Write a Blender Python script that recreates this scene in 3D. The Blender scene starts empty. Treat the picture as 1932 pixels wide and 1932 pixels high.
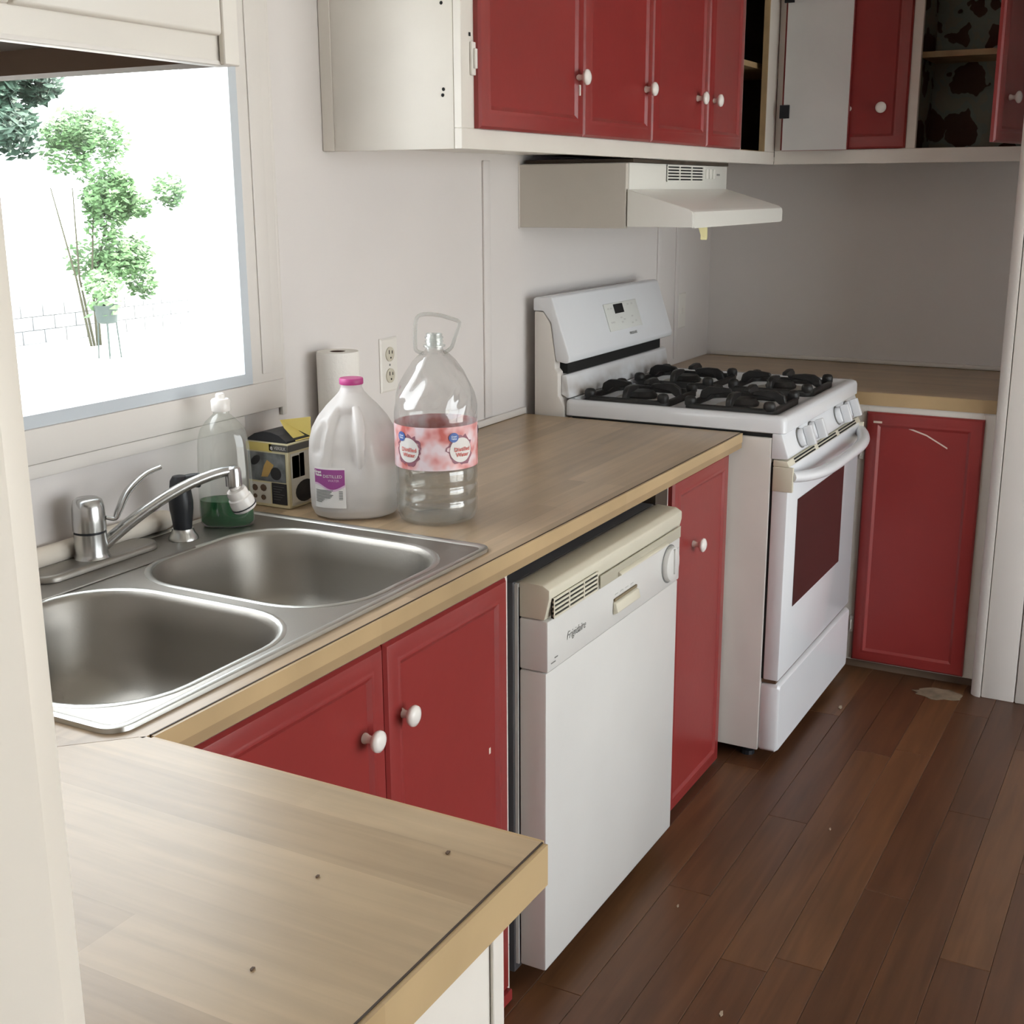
import bpy, bmesh, math, random
from mathutils import Vector, Matrix
random.seed(7)
sc = bpy.context.scene
COL = sc.collection
pi = math.pi

# ------------------------------------------------------------------ camera
cam_d = bpy.data.cameras.new('camera'); cam = bpy.data.objects.new('camera', cam_d); COL.objects.link(cam)
cam_d.sensor_width = 36; cam_d.lens = 2364.7 / 1932 * 36; cam_d.clip_start = .02; cam_d.clip_end = 200
YAW, PITCH, ROLL = .5008, .2505, -.0048
fh = Vector((math.cos(YAW), math.sin(YAW), 0)); upv = Vector((0, 0, 1))
Fv = fh * math.cos(PITCH) - upv * math.sin(PITCH); Uv = fh * math.sin(PITCH) + upv * math.cos(PITCH); Rv = fh.cross(upv)
R2 = Rv * math.cos(ROLL) + Uv * math.sin(ROLL); U2 = -Rv * math.sin(ROLL) + Uv * math.cos(ROLL)
m = Matrix((R2, U2, -Fv)).transposed().to_4x4(); m.translation = (.0054, -1.6566, 1.5232)
cam.matrix_world = m
sc.camera = cam

# ------------------------------------------------------------------ world, sun, daylight portals, exposure
W = bpy.data.worlds.new('world'); sc.world = W; W.use_nodes = True
bgn = W.node_tree.nodes['Background']
bgn.inputs[0].default_value = (.94, .96, 1.0, 1); bgn.inputs[1].default_value = 5.0
sun_d = bpy.data.lights.new('sun', 'SUN'); sun_d.energy = 9; sun_d.color = (1, .95, .86); sun_d.angle = .01
sun = bpy.data.objects.new('sun', sun_d); COL.objects.link(sun)
sun.rotation_euler = Vector((-.45, .35, -1)).to_track_quat('-Z', 'Y').to_euler()
def portal(name, loc, direction, sx, sy):
    d = bpy.data.lights.new(name, 'AREA'); d.shape = 'RECTANGLE'; d.size = sx; d.size_y = sy; d.cycles.is_portal = True
    o = bpy.data.objects.new(name, d); COL.objects.link(o); o.location = loc
    o.rotation_euler = Vector(direction).to_track_quat('-Z', 'Z').to_euler()
portal('daylight_kitchen_window', (1.44, .10, 1.56), (0, -1, 0), 1.0, .86)
portal('daylight_patio_door', (2.0, -4.05, 1.1), (0, 1, 0), 3.0, 2.0)
vs = sc.view_settings
vs.view_transform = 'Standard'; vs.look = 'None'; vs.gamma = 1; vs.use_curve_mapping = False; vs.exposure = 0.45
sc.cycles.max_bounces = 7; sc.cycles.diffuse_bounces = 4; sc.cycles.use_adaptive_sampling = True; sc.cycles.adaptive_threshold = .05; sc.cycles.glossy_bounces = 4
sc.cycles.transparent_max_bounces = 12; sc.cycles.transmission_bounces = 8
sc.cycles.use_denoising = True; sc.cycles.sample_clamp_indirect = 6; sc.cycles.caustics_reflective = False; sc.cycles.caustics_refractive = False

# ------------------------------------------------------------------ materials
def mat(name, col, rough=.5, metal=0, spec=.5, bump=None, var=None, coat=0, emit=None):
    """bump=(scale,strength)  var=(scale,amount) subtle tone variation"""
    M = bpy.data.materials.new(name); M.use_nodes = True; nt = M.node_tree; b = nt.nodes['Principled BSDF']
    b.inputs['Base Color'].default_value = (*col, 1); b.inputs['Roughness'].default_value = rough
    b.inputs['Metallic'].default_value = metal; b.inputs['Specular IOR Level'].default_value = spec
    b.inputs['Coat Weight'].default_value = coat
    if var or bump: tc = nt.nodes.new('ShaderNodeTexCoord')
    if var:
        n = nt.nodes.new('ShaderNodeTexNoise'); n.inputs['Scale'].default_value = var[0]; n.inputs['Detail'].default_value = 4
        nt.links.new(tc.outputs['Object'], n.inputs['Vector'])
        r = nt.nodes.new('ShaderNodeValToRGB'); a = var[1]
        r.color_ramp.elements[0].position = .3; r.color_ramp.elements[1].position = .7
        r.color_ramp.elements[0].color = (*[c * (1 - a) for c in col], 1); r.color_ramp.elements[1].color = (*[min(1, c * (1 + a)) for c in col], 1)
        nt.links.new(n.outputs['Fac'], r.inputs['Fac']); nt.links.new(r.outputs['Color'], b.inputs['Base Color'])
    if bump:
        n = nt.nodes.new('ShaderNodeTexNoise'); n.inputs['Scale'].default_value = bump[0]; n.inputs['Detail'].default_value = 3
        nt.links.new(tc.outputs['Object'], n.inputs['Vector'])
        bp = nt.nodes.new('ShaderNodeBump'); bp.inputs['Strength'].default_value = bump[1]; bp.inputs['Distance'].default_value = .002
        nt.links.new(n.outputs['Fac'], bp.inputs['Height']); nt.links.new(bp.outputs['Normal'], b.inputs['Normal'])
    return M
def thin_clear(name, tint=(1, 1, 1), gloss=.10, rough=.05, body=0, bodycol=(.9, .9, .9)):
    """thin clear plastic or glass sheet: transparent + fresnel gloss (+ a little cloudy body)"""
    M = bpy.data.materials.new(name); M.use_nodes = True; nt = M.node_tree; nt.nodes.clear()
    out = nt.nodes.new('ShaderNodeOutputMaterial'); t = nt.nodes.new('ShaderNodeBsdfTransparent'); t.inputs[0].default_value = (*tint, 1)
    g = nt.nodes.new('ShaderNodeBsdfGlossy'); g.inputs['Roughness'].default_value = rough
    lw = nt.nodes.new('ShaderNodeLayerWeight'); lw.inputs['Blend'].default_value = .35
    mul = nt.nodes.new('ShaderNodeMath'); mul.operation = 'MULTIPLY_ADD'; mul.inputs[1].default_value = gloss * 2.2; mul.inputs[2].default_value = gloss * .4
    nt.links.new(lw.outputs['Facing'], mul.inputs[0])
    mx = nt.nodes.new('ShaderNodeMixShader'); nt.links.new(mul.outputs[0], mx.inputs[0])
    src = t
    if body:
        d = nt.nodes.new('ShaderNodeBsdfDiffuse'); d.inputs[0].default_value = (*bodycol, 1)
        tr = nt.nodes.new('ShaderNodeBsdfTranslucent'); tr.inputs[0].default_value = (*bodycol, 1)
        ad = nt.nodes.new('ShaderNodeMixShader'); ad.inputs[0].default_value = .45
        nt.links.new(d.outputs[0], ad.inputs[1]); nt.links.new(tr.outputs[0], ad.inputs[2])
        m2 = nt.nodes.new('ShaderNodeMixShader'); m2.inputs[0].default_value = body
        nt.links.new(t.outputs[0], m2.inputs[1]); nt.links.new(ad.outputs[0], m2.inputs[2]); src = m2
    nt.links.new(src.outputs[0], mx.inputs[1]); nt.links.new(g.outputs[0], mx.inputs[2]); nt.links.new(mx.outputs[0], out.inputs[0])
    return M
def laminate(name, along, light, dark, row=.046, length=.62, rough=.3):
    """butcher-block print: staves running along 'x' or 'y'"""
    M = bpy.data.materials.new(name); M.use_nodes = True; nt = M.node_tree; b = nt.nodes['Principled BSDF']
    tc = nt.nodes.new('ShaderNodeTexCoord'); mp = nt.nodes.new('ShaderNodeMapping')
    if along == 'y': mp.inputs['Rotation'].default_value = (0, 0, pi / 2)
    nt.links.new(tc.outputs['Object'], mp.inputs['Vector'])
    br = nt.nodes.new('ShaderNodeTexBrick'); br.inputs['Scale'].default_value = 1; br.inputs['Mortar Size'].default_value = 0
    br.inputs['Brick Width'].default_value = length; br.inputs['Row Height'].default_value = row; br.offset = .37; br.inputs['Bias'].default_value = 0
    br.inputs['Color1'].default_value = (*light, 1); br.inputs['Color2'].default_value = (*dark, 1)
    nt.links.new(mp.outputs[0], br.inputs['Vector'])
    st = nt.nodes.new('ShaderNodeMapping'); st.inputs['Scale'].default_value = (2.2, 34, 1); nt.links.new(mp.outputs[0], st.inputs['Vector'])
    n = nt.nodes.new('ShaderNodeTexNoise'); n.inputs['Scale'].default_value = 1.6; n.inputs['Detail'].default_value = 6; n.inputs['Distortion'].default_value = .4
    nt.links.new(st.outputs[0], n.inputs['Vector'])
    n2 = nt.nodes.new('ShaderNodeTexNoise'); n2.inputs['Scale'].default_value = 7; n2.inputs['Detail'].default_value = 3; nt.links.new(mp.outputs[0], n2.inputs['Vector'])
    mr = nt.nodes.new('ShaderNodeMapRange'); mr.inputs['From Min'].default_value = .3; mr.inputs['From Max'].default_value = .7; mr.inputs['To Min'].default_value = .88; mr.inputs['To Max'].default_value = 1.10
    nt.links.new(n.outputs['Fac'], mr.inputs['Value'])
    mr2 = nt.nodes.new('ShaderNodeMapRange'); mr2.inputs['From Min'].default_value = .3; mr2.inputs['From Max'].default_value = .7; mr2.inputs['To Min'].default_value = .93; mr2.inputs['To Max'].default_value = 1.06
    nt.links.new(n2.outputs['Fac'], mr2.inputs['Value'])
    mu = nt.nodes.new('ShaderNodeMath'); mu.operation = 'MULTIPLY'; nt.links.new(mr.outputs[0], mu.inputs[0]); nt.links.new(mr2.outputs[0], mu.inputs[1])
    vm = nt.nodes.new('ShaderNodeVectorMath'); vm.operation = 'SCALE'; nt.links.new(br.outputs['Color'], vm.inputs[0]); nt.links.new(mu.outputs[0], vm.inputs['Scale'])
    nt.links.new(vm.outputs[0], b.inputs['Base Color']); b.inputs['Roughness'].default_value = rough; b.inputs['Specular IOR Level'].default_value = .45
    return M
def plank_mat():
    M = bpy.data.materials.new('floor_plank_laminate'); M.use_nodes = True; nt = M.node_tree; b = nt.nodes['Principled BSDF']
    tc = nt.nodes.new('ShaderNodeTexCoord'); oi = nt.nodes.new('ShaderNodeObjectInfo')
    ofs = nt.nodes.new('ShaderNodeVectorMath'); ofs.operation = 'MULTIPLY_ADD'; ofs.inputs[1].default_value = (1, 1, 1)
    sc3 = nt.nodes.new('ShaderNodeVectorMath'); sc3.operation = 'SCALE'; sc3.inputs[0].default_value = (17, 9, 5); nt.links.new(oi.outputs['Random'], sc3.inputs['Scale'])
    ad = nt.nodes.new('ShaderNodeVectorMath'); ad.operation = 'ADD'; nt.links.new(tc.outputs['Object'], ad.inputs[0]); nt.links.new(sc3.outputs[0], ad.inputs[1])
    mp = nt.nodes.new('ShaderNodeMapping'); mp.inputs['Scale'].default_value = (1.6, 22, 1); nt.links.new(ad.outputs[0], mp.inputs['Vector'])
    n = nt.nodes.new('ShaderNodeTexNoise'); n.inputs['Scale'].default_value = 1.7; n.inputs['Detail'].default_value = 6; n.inputs['Distortion'].default_value = .6; nt.links.new(mp.outputs[0], n.inputs['Vector'])
    r = nt.nodes.new('ShaderNodeValToRGB'); cr = r.color_ramp
    cr.elements[0].position = 0; cr.elements[0].color = (.075, .030, .013, 1); cr.elements[1].position = 1; cr.elements[1].color = (.140, .064, .027, 1)
    e = cr.elements.new(.5); e.color = (.100, .043, .019, 1)
    nt.links.new(oi.outputs['Random'], r.inputs['Fac'])
    mr = nt.nodes.new('ShaderNodeMapRange'); mr.inputs['From Min'].default_value = .3; mr.inputs['From Max'].default_value = .7; mr.inputs['To Min'].default_value = .78; mr.inputs['To Max'].default_value = 1.25; nt.links.new(n.outputs['Fac'], mr.inputs['Value'])
    vm = nt.nodes.new('ShaderNodeVectorMath'); vm.operation = 'SCALE'; nt.links.new(r.outputs['Color'], vm.inputs[0]); nt.links.new(mr.outputs[0], vm.inputs['Scale'])
    nt.links.new(vm.outputs[0], b.inputs['Base Color']); b.inputs['Roughness'].default_value = .36; b.inputs['Specular IOR Level'].default_value = .45
    return M
def floral_mat():
    M = bpy.data.materials.new('floral_paper'); M.use_nodes = True; nt = M.node_tree; b = nt.nodes['Principled BSDF']
    tc = nt.nodes.new('ShaderNodeTexCoord')
    v = nt.nodes.new('ShaderNodeTexVoronoi'); v.inputs['Scale'].default_value = 8; v.inputs['Randomness'].default_value = .6
    n = nt.nodes.new('ShaderNodeTexNoise'); n.inputs['Scale'].default_value = 16; n.inputs['Detail'].default_value = 2
    mx = nt.nodes.new('ShaderNodeVectorMath'); mx.operation = 'MULTIPLY_ADD'; mx.inputs[1].default_value = (.10, .10, .10)
    nt.links.new(tc.outputs['Object'], n.inputs['Vector']); nt.links.new(n.outputs['Color'], mx.inputs[0]); nt.links.new(tc.outputs['Object'], mx.inputs[2]); nt.links.new(mx.outputs[0], v.inputs['Vector'])
    r = nt.nodes.new('ShaderNodeValToRGB'); cr = r.color_ramp; cr.interpolation = 'CONSTANT'
    cr.elements[0].position = 0; cr.elements[0].color = (.10, .05, .02, 1); cr.elements[1].position = .47; cr.elements[1].color = (.24, .28, .24, 1)
    e = cr.elements.new(.10); e.color = (.07, .03, .015, 1); e = cr.elements.new(.60); e.color = (.28, .28, .22, 1)
    nt.links.new(v.outputs['Distance'], r.inputs['Fac']); nt.links.new(r.outputs['Color'], b.inputs['Base Color']); b.inputs['Roughness'].default_value = .7
    return M
def watercolour_mat():
    M = bpy.data.materials.new('watercolour_label'); M.use_nodes = True; nt = M.node_tree; b = nt.nodes['Principled BSDF']
    tc = nt.nodes.new('ShaderNodeTexCoord'); n = nt.nodes.new('ShaderNodeTexNoise'); n.inputs['Scale'].default_value = 26; n.inputs['Detail'].default_value = 2
    nt.links.new(tc.outputs['Object'], n.inputs['Vector'])
    r = nt.nodes.new('ShaderNodeValToRGB'); cr = r.color_ramp
    cr.elements[0].position = .34; cr.elements[0].color = (.62, .16, .14, 1); cr.elements[1].position = .62; cr.elements[1].color = (.86, .72, .76, 1)
    e = cr.elements.new(.46); e.color = (.80, .42, .42, 1)
    nt.links.new(n.outputs['Fac'], r.inputs['Fac']); nt.links.new(r.outputs['Color'], b.inputs['Base Color']); b.inputs['Roughness'].default_value = .35
    return M

WALL = mat('wall_paint', (.76, .72, .70), .55, var=(3, .02), bump=(60, .05))
POSTW = mat('warm_lit_casing_paint', (.80, .745, .665), .4, bump=(40, .05))  # copy of the trim paint with the warm light built into its colour
TRIM = mat('trim_paint', (.78, .74, .70), .4, bump=(40, .05))
CEIL = mat('ceiling_paint', (.8, .78, .75), .7)
CABW = mat('cabinet_white_paint', (.78, .74, .68), .38, var=(6, .03), bump=(30, .08))
INNERW = mat('door_back_paint', (.66, .65, .64), .45, var=(5, .05))
RED = mat('red_paint', (.27, .031, .029), .30, var=(5, .06), bump=(45, .10))
KNOB = mat('white_porcelain', (.86, .82, .78), .18)
WOODIN = mat('raw_wood', (.42, .29, .15), .6, var=(9, .2))
DARKIN = mat('shade_brown', (.055, .038, .025), .7, var=(8, .3))  # near-black brown standing in for shade in open cabinets and gaps
UNDER = mat('brown_underside', (.16, .105, .07), .6, var=(4, .15))
LAMX = laminate('butcher_block_run', 'x', (.47, .34, .21), (.35, .25, .15))  # darker than the peninsula: the run's weaker light is in the colour
LAMY = laminate('butcher_block_peninsula', 'y', (.54, .41, .26), (.43, .315, .195), row=.075, length=.9)
LAMR = laminate('butcher_block_corner', 'y', (.46, .33, .20), (.38, .27, .165))
EDGE = laminate('counter_edge_wood', 'x', (.55, .40, .22), (.47, .33, .175), row=.3, length=.9, rough=.35)
EDGEY = laminate('counter_edge_wood_y', 'y', (.55, .40, .22), (.47, .33, .175), row=.3, length=.9, rough=.35)
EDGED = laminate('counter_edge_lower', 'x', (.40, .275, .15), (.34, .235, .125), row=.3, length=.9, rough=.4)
SEAM = mat('dark_seam', (.05, .03, .018), .6)
STEEL = mat('brushed_steel', (.33, .31, .28), .42, metal=1, bump=(220, .06))
STEELR = mat('polished_rim_steel', (.55, .55, .52), .3, metal=1)
CHROME = mat('chrome', (.50, .50, .49), .24, metal=1)
BLACKP = mat('black_plastic', (.018, .02, .024), .4)
IRON = mat('black_cast_iron', (.016, .015, .014), .5, bump=(90, .3))
ALU = mat('burner_aluminium', (.5, .48, .44), .45, metal=.6)
ENAMEL = mat('white_enamel', (.79, .805, .835), .16, var=(4, .015))  # hint of blue from the reflected sky is mixed into the white
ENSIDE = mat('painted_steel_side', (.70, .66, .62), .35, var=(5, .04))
CREAM = mat('aged_cream_plastic', (.68, .64, .52), .4, var=(6, .05))
DWHITE = mat('dishwasher_white', (.70, .69, .665), .28, var=(4, .03))
HOODW = mat('hood_white', (.80, .79, .74), .25)
HOODS = mat('beige_filler_board', (.60, .56, .50), .5, var=(4, .05))
DARKGLASS = mat('oven_glass', (.05, .030, .029), .06, spec=.6)
BLACK = mat('black_void', (.006, .006, .006), .8)
GREYINK = mat('grey_ink', (.20, .20, .19), .6)
LGREY = mat('light_grey_plastic', (.62, .62, .60), .4)
OUTLET = mat('ivory_plastic', (.60, .56, .46), .35)
PLATE = mat('white_plate', (.80, .77, .72), .35)
PAPER = mat('paper_towel', (.86, .83, .78), .9, bump=(140, .4))
CARDB = mat('cardboard_core', (.14, .08, .06), .8)
FOAM = mat('white_tube_plastic', (.86, .78, .67), .5)
VINYL = mat('window_vinyl', (.62, .67, .72), .35)
GLASSW = thin_clear('window_glass', (.97, .985, .98), .04, .0)
PET = thin_clear('clear_plastic', (.95, .955, .95), .16, .07, body=.07, bodycol=(.85, .85, .85))
WATER = thin_clear('water', (.90, .91, .90), .12, .04, body=.05, bodycol=(.7, .7, .68))
HDPE = thin_clear('milky_plastic', (.94, .93, .91), .05, .25, body=.84, bodycol=(.93, .90, .88))
HWATER = thin_clear('water_in_jug', (.80, .79, .77), .03, .2, body=.30, bodycol=(.62, .60, .57))
SOAPC = thin_clear('soap_bottle_plastic', (.94, .955, .94), .13, .08, body=.06, bodycol=(.8, .85, .8))
SOAP = thin_clear('green_soap', (.10, .42, .16), .08, .1, body=.75, bodycol=(.014, .22, .06))
MAG = mat('magenta_cap', (.50, .06, .24), .4)
MAGL = mat('magenta_label', (.32, .07, .26), .5)
WLAB = mat('white_label', (.80, .77, .74), .5)
PINK = mat('pale_magenta_ink', (.74, .52, .68), .5)
BLUE = mat('blue_badge', (.07, .14, .42), .5)
LBLUE = mat('pale_blue_ink', (.6, .68, .85), .5)
REDINK = mat('red_ink', (.62, .10, .08), .5)
PURP = mat('purple_splash', (.30, .12, .16), .5)
WCOL = watercolour_mat()
YEL = mat('yellow_card', (.72, .58, .17), .5)
PYEL = mat('pale_yellow_card', (.76, .68, .44), .5)
CARDW = mat('cream_card', (.72, .68, .60), .5)
PHOTO = mat('photo_grey_print', (.16, .17, .175), .5, var=(40, .5))
ORANGE = mat('sponge_print', (.60, .38, .12), .6)
DKPRINT = mat('black_print', (.022, .021, .022), .55)
BROWNP = mat('brown_print', (.12, .07, .04), .6)
TAPE = mat('yellow_tape', (.72, .66, .36), .6)
CHIP = mat('bare_chip', (.72, .58, .50), .7)
DEBRIS = mat('crumb', (.42, .34, .25), .8)
PATCH = mat('worn_subfloor', (.22, .165, .11), .85, var=(30, .25))
def stained_enamel():
    M = ENAMEL.copy(); M.name = 'stained_enamel'; nt = M.node_tree; b = nt.nodes['Principled BSDF']
    tc = nt.nodes.new('ShaderNodeTexCoord'); mp = nt.nodes.new('ShaderNodeMapping'); mp.inputs['Scale'].default_value = (7, 7, 11); nt.links.new(tc.outputs['Object'], mp.inputs['Vector'])
    n = nt.nodes.new('ShaderNodeTexNoise'); n.inputs['Scale'].default_value = 1.0; n.inputs['Detail'].default_value = 3; nt.links.new(mp.outputs[0], n.inputs['Vector'])
    sx = nt.nodes.new('ShaderNodeSeparateXYZ'); nt.links.new(tc.outputs['Object'], sx.inputs[0])
    z = nt.nodes.new('ShaderNodeMapRange'); z.inputs['From Min'].default_value = .965; z.inputs['From Max'].default_value = 1.03; z.inputs['To Min'].default_value = 1; z.inputs['To Max'].default_value = 0; nt.links.new(sx.outputs['Z'], z.inputs['Value'])
    f = nt.nodes.new('ShaderNodeMapRange'); f.inputs['From Min'].default_value = .40; f.inputs['From Max'].default_value = .60; f.inputs['To Max'].default_value = .75; nt.links.new(n.outputs['Fac'], f.inputs['Value'])
    mu = nt.nodes.new('ShaderNodeMath'); mu.operation = 'MULTIPLY'; nt.links.new(z.outputs[0], mu.inputs[0]); nt.links.new(f.outputs[0], mu.inputs[1])
    mx = nt.nodes.new('ShaderNodeMix'); mx.data_type = 'RGBA'; nt.links.new(mu.outputs[0], mx.inputs['Factor']); mx.inputs['A'].default_value = (.79, .80, .82, 1); mx.inputs['B'].default_value = (.30, .22, .15, 1)
    mx.inputs[6].default_value = (.79, .80, .82, 1); mx.inputs[7].default_value = (.30, .22, .15, 1)
    nt.links.new(mx.outputs[2], b.inputs['Base Color']); return M
STAINED = stained_enamel()
PLANK = plank_mat(); FLORAL = floral_mat()
UNDERFLOOR = mat('floor_joint', (.03, .016, .01), .8)
CONC = mat('pale_concrete', (.62, .61, .58), .9, var=(1.5, .08))
BLOCK = mat('grey_block', (.42, .43, .44), .9, var=(4, .15))
LEAF = mat('leaf', (.11, .21, .085), .6, var=(2.2, .45)); LEAFD = mat('dark_leaf', (.05, .095, .065), .6, var=(3, .4))
BARK = mat('bark', (.05, .05, .03), .9)
POTM = mat('dark_pot', (.04, .06, .055), .6)
POSTM = mat('grey_post', (.05, .065, .07), .7)

# ------------------------------------------------------------------ mesh helpers
ORG = {}
class MB:
    def __init__(s): s.v = []; s.f = []
    def add(s, vs, fs):
        k = len(s.v); s.v += [tuple(p) for p in vs]; s.f += [tuple(i + k for i in f) for f in fs]; return s
    def box(s, x0, x1, y0, y1, z0, z1):
        return s.add([(x0, y0, z0), (x1, y0, z0), (x1, y1, z0), (x0, y1, z0), (x0, y0, z1), (x1, y0, z1), (x1, y1, z1), (x0, y1, z1)],
                     [(0, 3, 2, 1), (4, 5, 6, 7), (0, 1, 5, 4), (1, 2, 6, 5), (2, 3, 7, 6), (3, 0, 4, 7)])
    def obox(s, o, U, V, Wd, u, v, w):
        """oriented box; ranges u,v,w along axes"""
        o = Vector(o); U = Vector(U); V = Vector(V); Wd = Vector(Wd)
        P = [o + U * a + V * b + Wd * c for c in w for b in v for a in u]
        return s.add(P, [(0, 2, 3, 1), (4, 5, 7, 6), (0, 1, 5, 4), (1, 3, 7, 5), (3, 2, 6, 7), (2, 0, 4, 6)])
    def prism(s, poly, axis, a, b):
        """poly of 2D points extruded along axis ('x': poly is (y,z); 'y': (x,z); 'z': (x,y))"""
        def mk(p, t): return {'x': (t, p[0], p[1]), 'y': (p[0], t, p[1]), 'z': (p[0], p[1], t)}[axis]
        n = len(poly); V = [mk(p, a) for p in poly] + [mk(p, b) for p in poly]
        return s.add(V, [tuple(range(n))[::-1], tuple(range(n, 2 * n))] + [(i, (i + 1) % n, n + (i + 1) % n, n + i) for i in range(n)])
    def rings(s, rs, cap0=True, cap1=True, closed=True):
        """list of rings (equal counts) skinned together"""
        k = len(s.v); n = len(rs[0])
        for r in rs: s.v += [tuple(p) for p in r]
        for j in range(len(rs) - 1):
            for i in range(n if closed else n - 1):
                a = k + j * n + i; b = k + j * n + (i + 1) % n; s.f.append((a, b, b + n, a + n))
        if cap0: s.f.append(tuple(range(k, k + n))[::-1])
        if cap1: s.f.append(tuple(range(k + (len(rs) - 1) * n, k + len(rs) * n)))
        return s
    def lathe(s, prof, c=(0, 0, 0), axis=(0, 0, 1), n=24, cap0=True, cap1=True, sx=1, sy=1):
        """profile [(r,h)] revolved about axis through c"""
        A = Vector(axis).normalized(); q = A.to_track_quat('Z', 'Y'); X = q @ Vector((1, 0, 0)); Y = q @ Vector((0, 1, 0)); c = Vector(c)
        return s.rings([[c + A * h + X * (r * sx * math.cos(2 * pi * i / n)) + Y * (r * sy * math.sin(2 * pi * i / n)) for i in range(n)] for r, h in prof], cap0, cap1)
    def tube(s, path, rad, n=10, flat=1.0):
        P = [Vector(p) for p in path]; rs = []
        if not isinstance(rad, (list, tuple)): rad = [rad] * len(P)
        up = Vector((0, 0, 1)); prev = None
        for i, p in enumerate(P):
            t = (P[min(i + 1, len(P) - 1)] - P[max(i - 1, 0)]).normalized()
            ref = up if abs(t.z) < .95 else Vector((1, 0, 0))
            a = t.cross(ref).normalized() if prev is None else (prev - t * prev.dot(t)).normalized()
            prev = a; b = a.cross(t)
            rs.append([p + a * (rad[i] * math.cos(2 * pi * j / n)) + b * (rad[i] * flat * math.sin(2 * pi * j / n)) for j in range(n)])
        return s.rings(rs)
    def panel(s, o, U, V, Wd, w, h, rs):
        """framed door slab: nested rectangles rs=[(inset,depth)], back closed"""
        o = Vector(o); U = Vector(U); V = Vector(V); Wd = Vector(Wd)
        return s.rings([[o + U * a + V * b + Wd * d for a, b in ((i, i), (w - i, i), (w - i, h - i), (i, h - i))] for i, d in rs])
    def build(s, name, m, parent=None, bevel=0, smooth=False, seg=2, kind=None, origin=None, label=None, angle=40):
        me = bpy.data.meshes.new(name)
        if parent is not None: o = ORG[parent]
        elif origin is not None: o = Vector(origin)
        else:
            lo = [min(v[i] for v in s.v) for i in range(3)]; hi = [max(v[i] for v in s.v) for i in range(3)]
            o = Vector(((lo[0] + hi[0]) / 2, (lo[1] + hi[1]) / 2, lo[2]))
        me.from_pydata([Vector(v) - o for v in s.v], [], s.f)
        bm = bmesh.new(); bm.from_mesh(me); bmesh.ops.recalc_face_normals(bm, faces=bm.faces[:])
        if bevel:
            es = [e for e in bm.edges if len(e.link_faces) == 2 and e.calc_face_angle() > math.radians(25)]
            bmesh.ops.bevel(bm, geom=es, offset=bevel, segments=seg, affect='EDGES', profile=.5, clamp_overlap=True)
        bm.to_mesh(me); bm.free()
        if smooth or bevel:
            for p in me.polygons: p.use_smooth = True
            me.set_sharp_from_angle(angle=math.radians(angle))
        me.materials.append(m)
        ob = bpy.data.objects.new(name, me); COL.objects.link(ob)
        if parent is not None: ob.parent = parent
        else: ob.location = o
        ORG[ob] = o
        if kind: ob['kind'] = kind
        if label: ob['label'] = label
        return ob
def tag(o, label, cat, group=None):
    o['label'] = label; o['category'] = cat
    if group: o['group'] = group
    return o
def thing(name, loc, label, cat, group=None):
    o = bpy.data.objects.new(name, None); COL.objects.link(o); o.location = loc; o.empty_display_size = .05; ORG[o] = Vector(loc)
    return tag(o, label, cat, group)
def box(name, m, parent, x0, x1, y0, y1, z0, z1, bevel=0, **k): return MB().box(x0, x1, y0, y1, z0, z1).build(name, m, parent, bevel, **k)
def struct(o): o['kind'] = 'structure'; return o
def text(s, size, fn, parent, name, m, align='CENTER', shear=0, bold=0):
    cu = bpy.data.curves.new('tmp', 'FONT'); cu.body = s; cu.size = size; cu.align_x = align; cu.align_y = 'CENTER'; cu.shear = shear; cu.offset = bold; cu.resolution_u = 2
    ob = bpy.data.objects.new('tmp', cu); COL.objects.link(ob); dg = bpy.context.evaluated_depsgraph_get()
    me = ob.evaluated_get(dg).to_mesh(); mb = MB(); mb.add([fn(v.co.x, v.co.y) for v in me.vertices], [tuple(p.vertices) for p in me.polygons])
    bpy.data.objects.remove(ob); bpy.data.curves.remove(cu)
    return mb.build(name, m, parent)
def smooth_path(P, m=5):
    P = [Vector(p) for p in P]; out = []
    for i in range(len(P) - 1):
        a, b, c, d = P[max(i - 1, 0)], P[i], P[i + 1], P[min(i + 2, len(P) - 1)]
        for q in range(m):
            u = q / m; out.append(.5 * ((2 * b) + (c - a) * u + (2 * a - 5 * b + 4 * c - d) * u * u + (3 * b - a - 3 * c + d) * u ** 3))
    return out + [P[-1]]
def rrect(x0, x1, y0, y1, r, n=6):
    P = []
    for cx, cy, a in ((x1 - r, y1 - r, 0), (x0 + r, y1 - r, pi / 2), (x0 + r, y0 + r, pi), (x1 - r, y0 + r, 1.5 * pi)):
        for i in range(n + 1): P.append((cx + r * math.cos(a + i * pi / 2 / n), cy + r * math.sin(a + i * pi / 2 / n)))
    return P
def knob(door, base, normal, name='knob', s=1.0):
    return MB().lathe([(.0085, 0), (.0085, .004), (.0065, .008), (.006, .014), (.009, .018), (.0155, .022), (.0175, .026), (.0165, .030), (.010, .0335), (.003, .0345)], base, normal, 20).build(name, KNOB, door, smooth=True, angle=60)
DOOR_R = [(0, 0), (0, .010), (.005, .015), (.010, .0165), (.028, .0165), (.032, .0180), (.037, .0180), (.045, .0128), (.050, .0123)]

# ================================================================== STRUCTURE
XW = 4.60
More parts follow.
